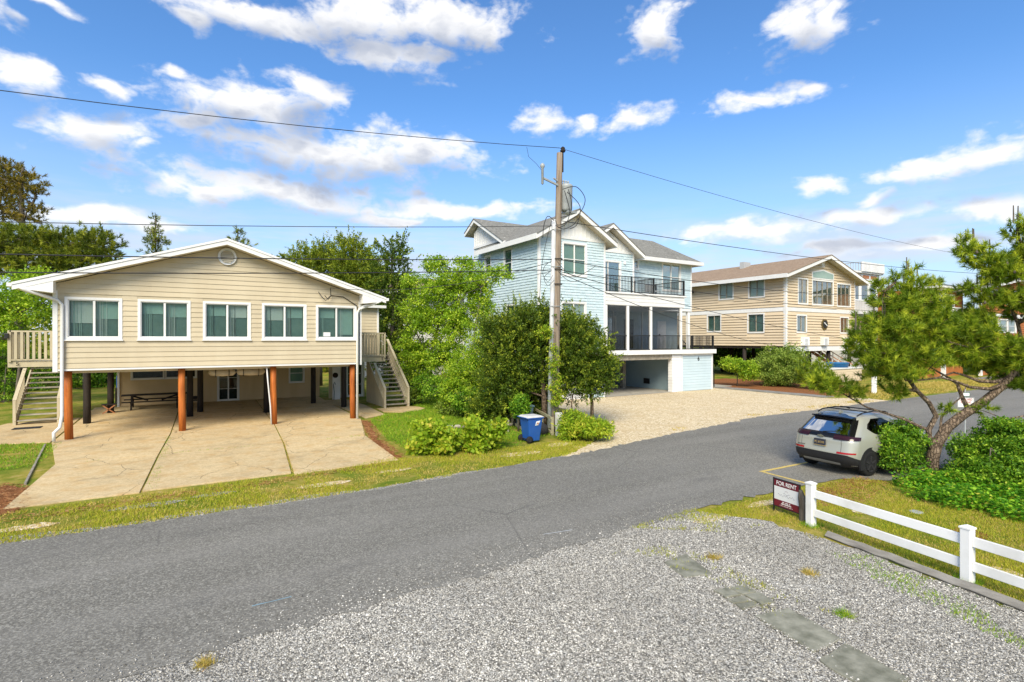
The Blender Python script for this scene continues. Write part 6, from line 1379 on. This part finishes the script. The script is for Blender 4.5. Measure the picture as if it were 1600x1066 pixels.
# --- shrubs and ivy under the pine
tree('glossy_shrub', stem(1400, 14.7, [(1402, 720), (1405, 690)]), .035, [E(1390, 694, 14.6, 22, 20, .7), E(1414, 682, 14.9, 20, 18, .7), E(1385, 712, 14.6, 16, 18, .6), E(1412, 712, 15, 20, 22, .7), E(1412, 664, 14.8, 12, 7, .4), E(1385, 672, 14.8, 7, 5, .3)], 'leaf', 760, 26, .13, .075, .038, 'leaf_green', 'bark_grey', 'rounded glossy green shrub between the car and the pine', 'shrub', shell=.6, ntwig=120,
     limbs=[([ground_at(1415, 14.3)+Vector((0, 0, .02)), spot(1400, 715, 14.2), spot(1390, 700, 14.3)], .018), ([ground_at(1420, 14.3), spot(1412, 720, 14.1), spot(1402, 690, 14.3)], .016)])
tree('glossy_shrub', stem(1545, 13.4, [(1545, 740), (1548, 700)]), .04, [E(1532, 704, 14.2, 34, 24, .8), E(1580, 694, 13.8, 40, 26, .9), E(1525, 742, 13.7, 20, 20, .7), E(1560, 742, 13.2, 46, 30, .9), E(1610, 730, 13, 44, 42, 1), E(1570, 664, 13.9, 30, 10, .5), E(1605, 676, 13.6, 22, 14, .6), E(1660, 720, 12.8, 50, 50, 1)], 'leaf', 2300, 26, .13, .078, .04, 'leaf_green', 'bark_grey', 'broad dense green shrub at the right edge under the pine', 'shrub', shell=.6, ntwig=160)
def inpoly(x, y, poly):
    c = np.zeros(len(x), bool); n = len(poly)
    for i in range(n):
        (x1, y1), (x2, y2) = poly[i][:2], poly[(i+1) % n][:2]
        hit = ((y1 > y) != (y2 > y)) & (x < (x2-x1)*(y-y1)/((y2-y1) or 1e-9)+x1); c ^= hit
    return c
def vnoise(x, y, s, seed=0):
    r = np.random.default_rng(seed); g = r.random((64, 64)); x, y = x*s, y*s; xi, yi = np.floor(x).astype(int), np.floor(y).astype(int); fx, fy = x-xi, y-yi; fx, fy = fx*fx*(3-2*fx), fy*fy*(3-2*fy)
    G = lambda a, b: g[a % 64, b % 64]
    return (G(xi, yi)*(1-fx)+G(xi+1, yi)*fx)*(1-fy)+(G(xi, yi+1)*(1-fx)+G(xi+1, yi+1)*fx)*fy
def scatter(poly, dens):
    xs, ys_ = [p[0] for p in poly], [p[1] for p in poly]; A = (max(xs)-min(xs))*(max(ys_)-min(ys_)); n = int(A*dens)
    x, y = rng.uniform(min(xs), max(xs), n), rng.uniform(min(ys_), max(ys_), n); k = inpoly(x, y, poly); return x[k], y[k]
IV = [(15.1, 7.1), (14.1, 6.55), (13.6, 5.6), (13.75, 4.9), (14.0, 3.7), (13.6, 1.5), (20, 1), (19.5, 6.6), (16.5, 6.8)]
x, y = scatter(IV, 1150); edge = vnoise(x, y, 1.2, 4); bd_ = np.full(len(x), 9.)
for i in range(len(IV)):
    a_, b_ = np.array(IV[i]), np.array(IV[(i+1) % len(IV)]); ab = b_-a_; tt = np.clip(((x-a_[0])*ab[0]+(y-a_[1])*ab[1])/(ab@ab), 0, 1); bd_ = np.minimum(bd_, np.hypot(x-a_[0]-tt*ab[0], y-a_[1]-tt*ab[1]))
k = (edge > .10) & (bd_*1.1 > vnoise(x, y, 2.6, 41)*.75-.1+rng.random(len(x))*.2); x, y = x[k], y[k]; n = len(x)
z = rng.random(n)**1.3*(.10+.38*vnoise(x, y, 1.6, 9)); pos = np.stack([x, y, z+.03], 1); dirs = unit(rng.normal(size=(n, 3))*np.array((1, 1, .35))); nrm = unit(rng.normal(size=(n, 3))*.45+ZV)
o = bpy.data.objects.new('ivy', leaves(pos, dirs, nrm, rng.uniform(.045, .10, n), rng.uniform(.04, .08, n), np.clip(rng.random(n)**.9, 0, .995), 'leaf_ivy', 'ivy')); attach(o, None)
tag(o, 'bright green ivy covering the ground below the pine', 'ivy', kind='stuff')

# --- grass: blades over turf, thin and patchy
def grass(name, poly, dens, h, w, mat, label, thr=.3, seed=0, sc_=1.3, lean=.5, fall=0):
    x, y = scatter(poly, dens); v = .65*vnoise(x, y, sc_, seed)+.35*vnoise(x, y, sc_*3.1, seed+1); k = v+rng.random(len(x))*.16 > thr+.08; x, y, v = x[k], y[k], v[k]; n = len(x)
    hh = h*rng.uniform(.45, 1.25, n)*(.5+.9*v); d = rng.normal(size=(n, 3))*lean; d[:, 2] = 1; d = unit(d)
    m = needles(np.stack([x, y, np.full(n, .005)], 1), d, hh, w*rng.uniform(.7, 1.3, n), np.clip(rng.random(n)*.75+v*.35-.05, 0, 1), mat, name)
    o = bpy.data.objects.new(name, m); attach(o, None); tag(o, label, 'grass', kind='stuff'); return o
VG = [(-7, 12.95), (4, 12.98), (10.4, 13.6), (12.6, 14.9), (11.6, 15.6), (6.2, 15.7), (5.7, 16.0), (2.6, 15.55), (-3.2, 15.3), (-7, 15.2)]
grass('verge_grass', VG, 760, .075, .017, 'blade_grass', 'patchy yellow-green grass verge along the far side of the road', .43, 1, 1.0)
grass('verge_grass', VG, 420, .05, .02, 'blade_dry', 'dry straw-coloured blades in the roadside verge', .36, 5)
LN = [(6.3, 16), (6.5, 19.3), (7.3, 24.3), (8.4, 25.6), (9.6, 25.9), (11.1, 26.8), (11, 31), (14.5, 30), (12.6, 22), (12.2, 17), (10, 15.9)]
grass('lawn_grass', LN, 420, .10, .026, 'blade_lawn', 'green side lawn right of the beige house', .22, 2)
grass('lawn_grass', [(-9, 16), (-4.2, 20.3), (-3.5, 20.5), (-3.5, 24.6), (-5, 25.3), (-7.2, 26.2), (-9, 28)], 300, .09, .024, 'blade_lawn', 'patch of lawn left of the concrete driveway', .34, 7)
RG = [(10.35, 5.55), (10.1, 6.6), (9.3, 7.75), (13.3, 7.6), (15.2, 7.45), (15.4, 6.8), (14.9, 6.3), (14.3, 5.4), (14.6, 3.5), (14.2, 1), (9.7, 1), (9.75, 2.6)]
grass('fence_grass', RG, 1500, .06, .011, 'blade_grass', 'yellow-green grass around and behind the white fence', .33, 3, 1.6)
grass('fence_grass', RG, 900, .045, .011, 'blade_dry', 'dry brown grass between the fence and the ivy', .42, 8, 1.4)
grass('gravel_weeds', [(7.4, 7.75), (9.4, 7.9), (10.1, 6.4), (8.8, 6.6)], 1300, .06, .012, 'blade_grass', 'yellow-green weeds creeping over the gravel corner by the sign', .50, 6, 1.2)
grass('gravel_weeds', [(6.2, 7.0), (7.5, 6.7), (7.4, 3.9), (6.6, 4.2), (6.9, 5.6)], 900, .05, .011, 'blade_grass', 'weeds growing between the paving slabs', .62, 12, 2.4)
grass('gravel_weeds', [(9.5, 5.2), (10.05, 5.4), (9.55, 2.2), (8.4, 2.2), (8.9, 4)], 1100, .05, .011, 'blade_lawn', 'weeds in the gravel along the timber', .60, 13, 2.0)
grass('driveway_weeds', [(-.66, 15.8), (-.46, 15.8), (-.24, 24), (-.42, 24)], 400, .06, .02, 'blade_lawn', 'weeds in the left driveway joint', .45, 14, 1.0)
grass('driveway_weeds', [(2.58, 15.8), (2.72, 15.8), (3.34, 22), (3.2, 22)], 450, .06, .02, 'blade_dry', 'weeds in the right driveway joint', .45, 15, 1.0)
grass('driveway_weeds', [(-2.8, 20.34), (5.8, 20.34), (5.8, 20.46), (-2.8, 20.46)], 700, .06, .02, 'blade_lawn', 'weeds in the joint across the driveway', .5, 16, 1.0)
grass('driveway_weeds', [(16, 14.7), (24, 15.8), (35, 16.1), (35, 16.9), (24, 16.5), (16, 15.4)], 160, .07, .03, 'blade_dry', 'dry weeds along the road edge of the shell driveway', .52, 19, 1.1)
grass('far_grass', [(36, 16.3), (60, 16.4), (62, 20), (42, 22), (38, 18.8)], 90, .16, .06, 'blade_dry', 'dry yellow grass beyond the shell driveway', .3, 17, .5)
for (u, v, lab) in ((320, 1040, 'straw-coloured weed tuft in the gravel at the bottom left'), (1115, 873, 'orange-brown dry tuft beside the sunken slab'), (1265, 898, 'small brown dead tuft in the gravel centre'), (1317, 962, 'small green weed tuft in the gravel right of the whole slab')):
    p = gp(u, v); n = 160; a = rng.normal(size=(n, 3)); a[:, 2] = np.abs(a[:, 2])*.8+.25; ps = np.array((p.x, p.y, .01))+rng.normal(size=(n, 3))*np.array((.05, .05, 0))
    o = bpy.data.objects.new('weed_tuft', needles(ps, unit(a), rng.uniform(.05, .14, n), np.full(n, .009), rng.random(n), 'blade_lawn' if 'green' in lab else 'blade_dry', 'weed_tuft')); attach(o, None); tag(o, lab, 'weed', 'weed tufts in the gravel')

def straw(poly, dens, label):
    x, y = scatter(poly, dens); n = len(x); d = rng.normal(size=(n, 3)); d[:, 2] = np.abs(d[:, 2])*.12
    o = bpy.data.objects.new('pine_needles', needles(np.stack([x, y, rng.uniform(.012, .03, n)], 1), unit(d), rng.uniform(.06, .16, n), np.full(n, .012), rng.random(n), 'straw_needle', 'pine_needles')); attach(o, None); tag(o, label, 'pine needles', kind='stuff')
straw([(-4.5, 14.4), (-2.8, 15.2), (-3.1, 17.8), (-3.8, 18.5), (-4.5, 16.6)], 420, 'fallen orange pine needles at the left corner of the driveway')
straw([(5.45, 15.8), (6.0, 16.0), (6.35, 19.3), (7.35, 24), (6.95, 24.5), (5.8, 19.2)], 420, 'fallen orange pine needles along the right edge of the driveway')
straw([(-6, 14.7), (-2, 15.0), (2.5, 15.3), (5.4, 15.7), (5.4, 15.3), (2, 14.8), (-2, 14.5), (-6, 14.2)], 260, 'rusty pine needles in the verge below the driveway')
straw([(11.5, 7.4), (15.4, 7.5), (15.4, 6.7), (13.2, 6.2), (11.8, 6.6)], 300, 'fallen brown pine needles on the grass behind the car')
for k_, p_ in enumerate(PP[:3]): grass('post_weeds', [(p_.x-.16, p_.y-.16), (p_.x+.16, p_.y-.16), (p_.x+.16, p_.y+.16), (p_.x-.16, p_.y+.16)], 2600, .12, .011, 'blade_lawn', ('taller grass round the fence post beside the sign', 'taller grass round the second fence post', 'taller grass round the third fence post')[k_], .1, 50+k_)
# --- loose gravel stones in the foreground
GV = [(-3, 6.9), (-.6, 7.22), (6, 7.66), (9.3, 7.9), (10.0, 6.6), (10.08, 5.6), (9.6, 2.4), (9.4, .5), (2, .5), (-3, 4)]
x, y = scatter(GV, 3300); xr_, yr_ = scatter([(-1.5, 7.1), (6, 7.6), (9.6, 7.85), (9.6, 8.7), (6, 8.5), (-1.5, 8.0)], 700); kk = rng.random(len(xr_))**2.2*.9 > (yr_-(7.15+.075*(xr_+.6))) ; x, y = np.r_[x, xr_[kk]], np.r_[y, yr_[kk]]; dpt = x*FWD[0]+y*FWD[1]; lat = x*RGT[0]+y*RGT[1]; k = (dpt > 5.0) & (np.abs(lat) < dpt*1.02)
for pl_ in ([(6.45, 4.40), (7.02, 4.29), (6.84, 3.50), (6.27, 3.53)], [(6.18, 3.42), (6.79, 3.44), (6.66, 2.72), (6.05, 2.74)], [(6.59, 5.16), (7.17, 5.05), (6.99, 4.47), (6.46, 4.59)]):
    in_ = np.clip(np.minimum.reduce([np.hypot(x-a_[0]-np.clip(((x-a_[0])*(b_[0]-a_[0])+(y-a_[1])*(b_[1]-a_[1]))/((b_[0]-a_[0])**2+(b_[1]-a_[1])**2), 0, 1)*(b_[0]-a_[0]), y-a_[1]-np.clip(((x-a_[0])*(b_[0]-a_[0])+(y-a_[1])*(b_[1]-a_[1]))/((b_[0]-a_[0])**2+(b_[1]-a_[1])**2), 0, 1)*(b_[1]-a_[1])) for a_, b_ in zip(pl_, pl_[1:]+pl_[:1])]), 0, 1)
    k &= ~(inpoly(x, y, pl_) & (rng.random(len(x)) < .55+in_*6))
k &= ~(inpoly(x, y, [(6.75, 6.24), (7.33, 6.30), (7.05, 5.55), (6.58, 5.68)]) & (rng.random(len(x)) < .85))
thin = vnoise(x, y, .9, 31); k &= (rng.random(len(x)) < .55+.6*thin); x, y = x[k], y[k]; n = len(x)
s = rng.uniform(.006, .0125, n)*(1+.7*(rng.random(n) < .06)); oc = np.array([(1, 0, 0), (-.5, .87, 0), (-.5, -.87, 0), (.45, .5, .8), (-.6, .1, .75), (.2, -.6, .85)])
q = np.tile(oc, (n, 1, 1))*rng.uniform(.65, 1.35, (n, 6, 3)); a = rng.uniform(0, 6.28, n); ca, sa_ = np.cos(a)[:, None], np.sin(a)[:, None]
vx = q[:, :, 0]*ca-q[:, :, 1]*sa_; vy = q[:, :, 0]*sa_+q[:, :, 1]*ca; v3 = np.stack([vx, vy, q[:, :, 2]*rng.uniform(.5, 1.0, (n, 1))], 2)*s[:, None, None]; v3 += np.stack([x, y, rng.uniform(.002, .014, n)+.012*(y > 7.2+.075*(x+.6))+.02*inpoly(x, y, [(6.59, 5.16), (7.17, 5.05), (6.66, 2.72), (6.05, 2.74)])], 1)[:, None, :]
me = fast_mesh('gravel_stones', v3, 6, [(3, 4, 5), (0, 3, 5), (0, 1, 3), (1, 4, 3), (1, 2, 4), (2, 5, 4), (2, 0, 5)], 'stone_mix', np.clip(rng.random(n)**1.1*(.62+.62*vnoise(x, y, .55, 77)), 0, 1))
o = bpy.data.objects.new('gravel_stones', me); attach(o, None); tag(o, 'loose white and grey gravel stones in the foreground lot', 'gravel', kind='stuff')

# --- far belts of trees that close the view
def belt(name, pts, h, n, label, mat):
    ps = []; c = []
    for i in range(n):
        t = rng.random()*(len(pts)-1); k = int(t); f = t-k; p = np.array(pts[k])*(1-f)+np.array(pts[k+1])*f; hh = h*(.6+.7*vnoise(np.array([t*9.]), np.array([3.]), 1, 3)[0]); c.append((p[0]+rng.normal()*2, p[1]+rng.normal()*2, hh*rng.random()**.7))
    c = np.array(c); per = 26; pos = np.repeat(c, per, 0)+rng.normal(size=(n*per, 3))*.5; m_ = len(pos)
    o = bpy.data.objects.new(name, leaves(pos, unit(rng.normal(size=(m_, 3))), unit(rng.normal(size=(m_, 3))*.6+ZV), np.full(m_, .42), np.full(m_, .28), np.clip(np.repeat(rng.random(n), per)*.5+rng.random(m_)*.5, 0, 1), mat, name)); attach(o, None); tag(o, label, 'woodland', kind='stuff')
belt('far_woodland', [(-40, 40), (-22, 50), (-6, 58), (6, 62), (16, 66), (34, 70), (48, 66)], 5.2, 1500, 'far mass of trees behind the beige and blue houses', 'leaf_cedar_light')
belt('far_woodland', [(56, 60), (80, 50), (100, 40), (120, 20), (124, 4), (110, -14)], 4.2, 900, 'far mass of trees at the end of the road on the right', 'leaf_bush')
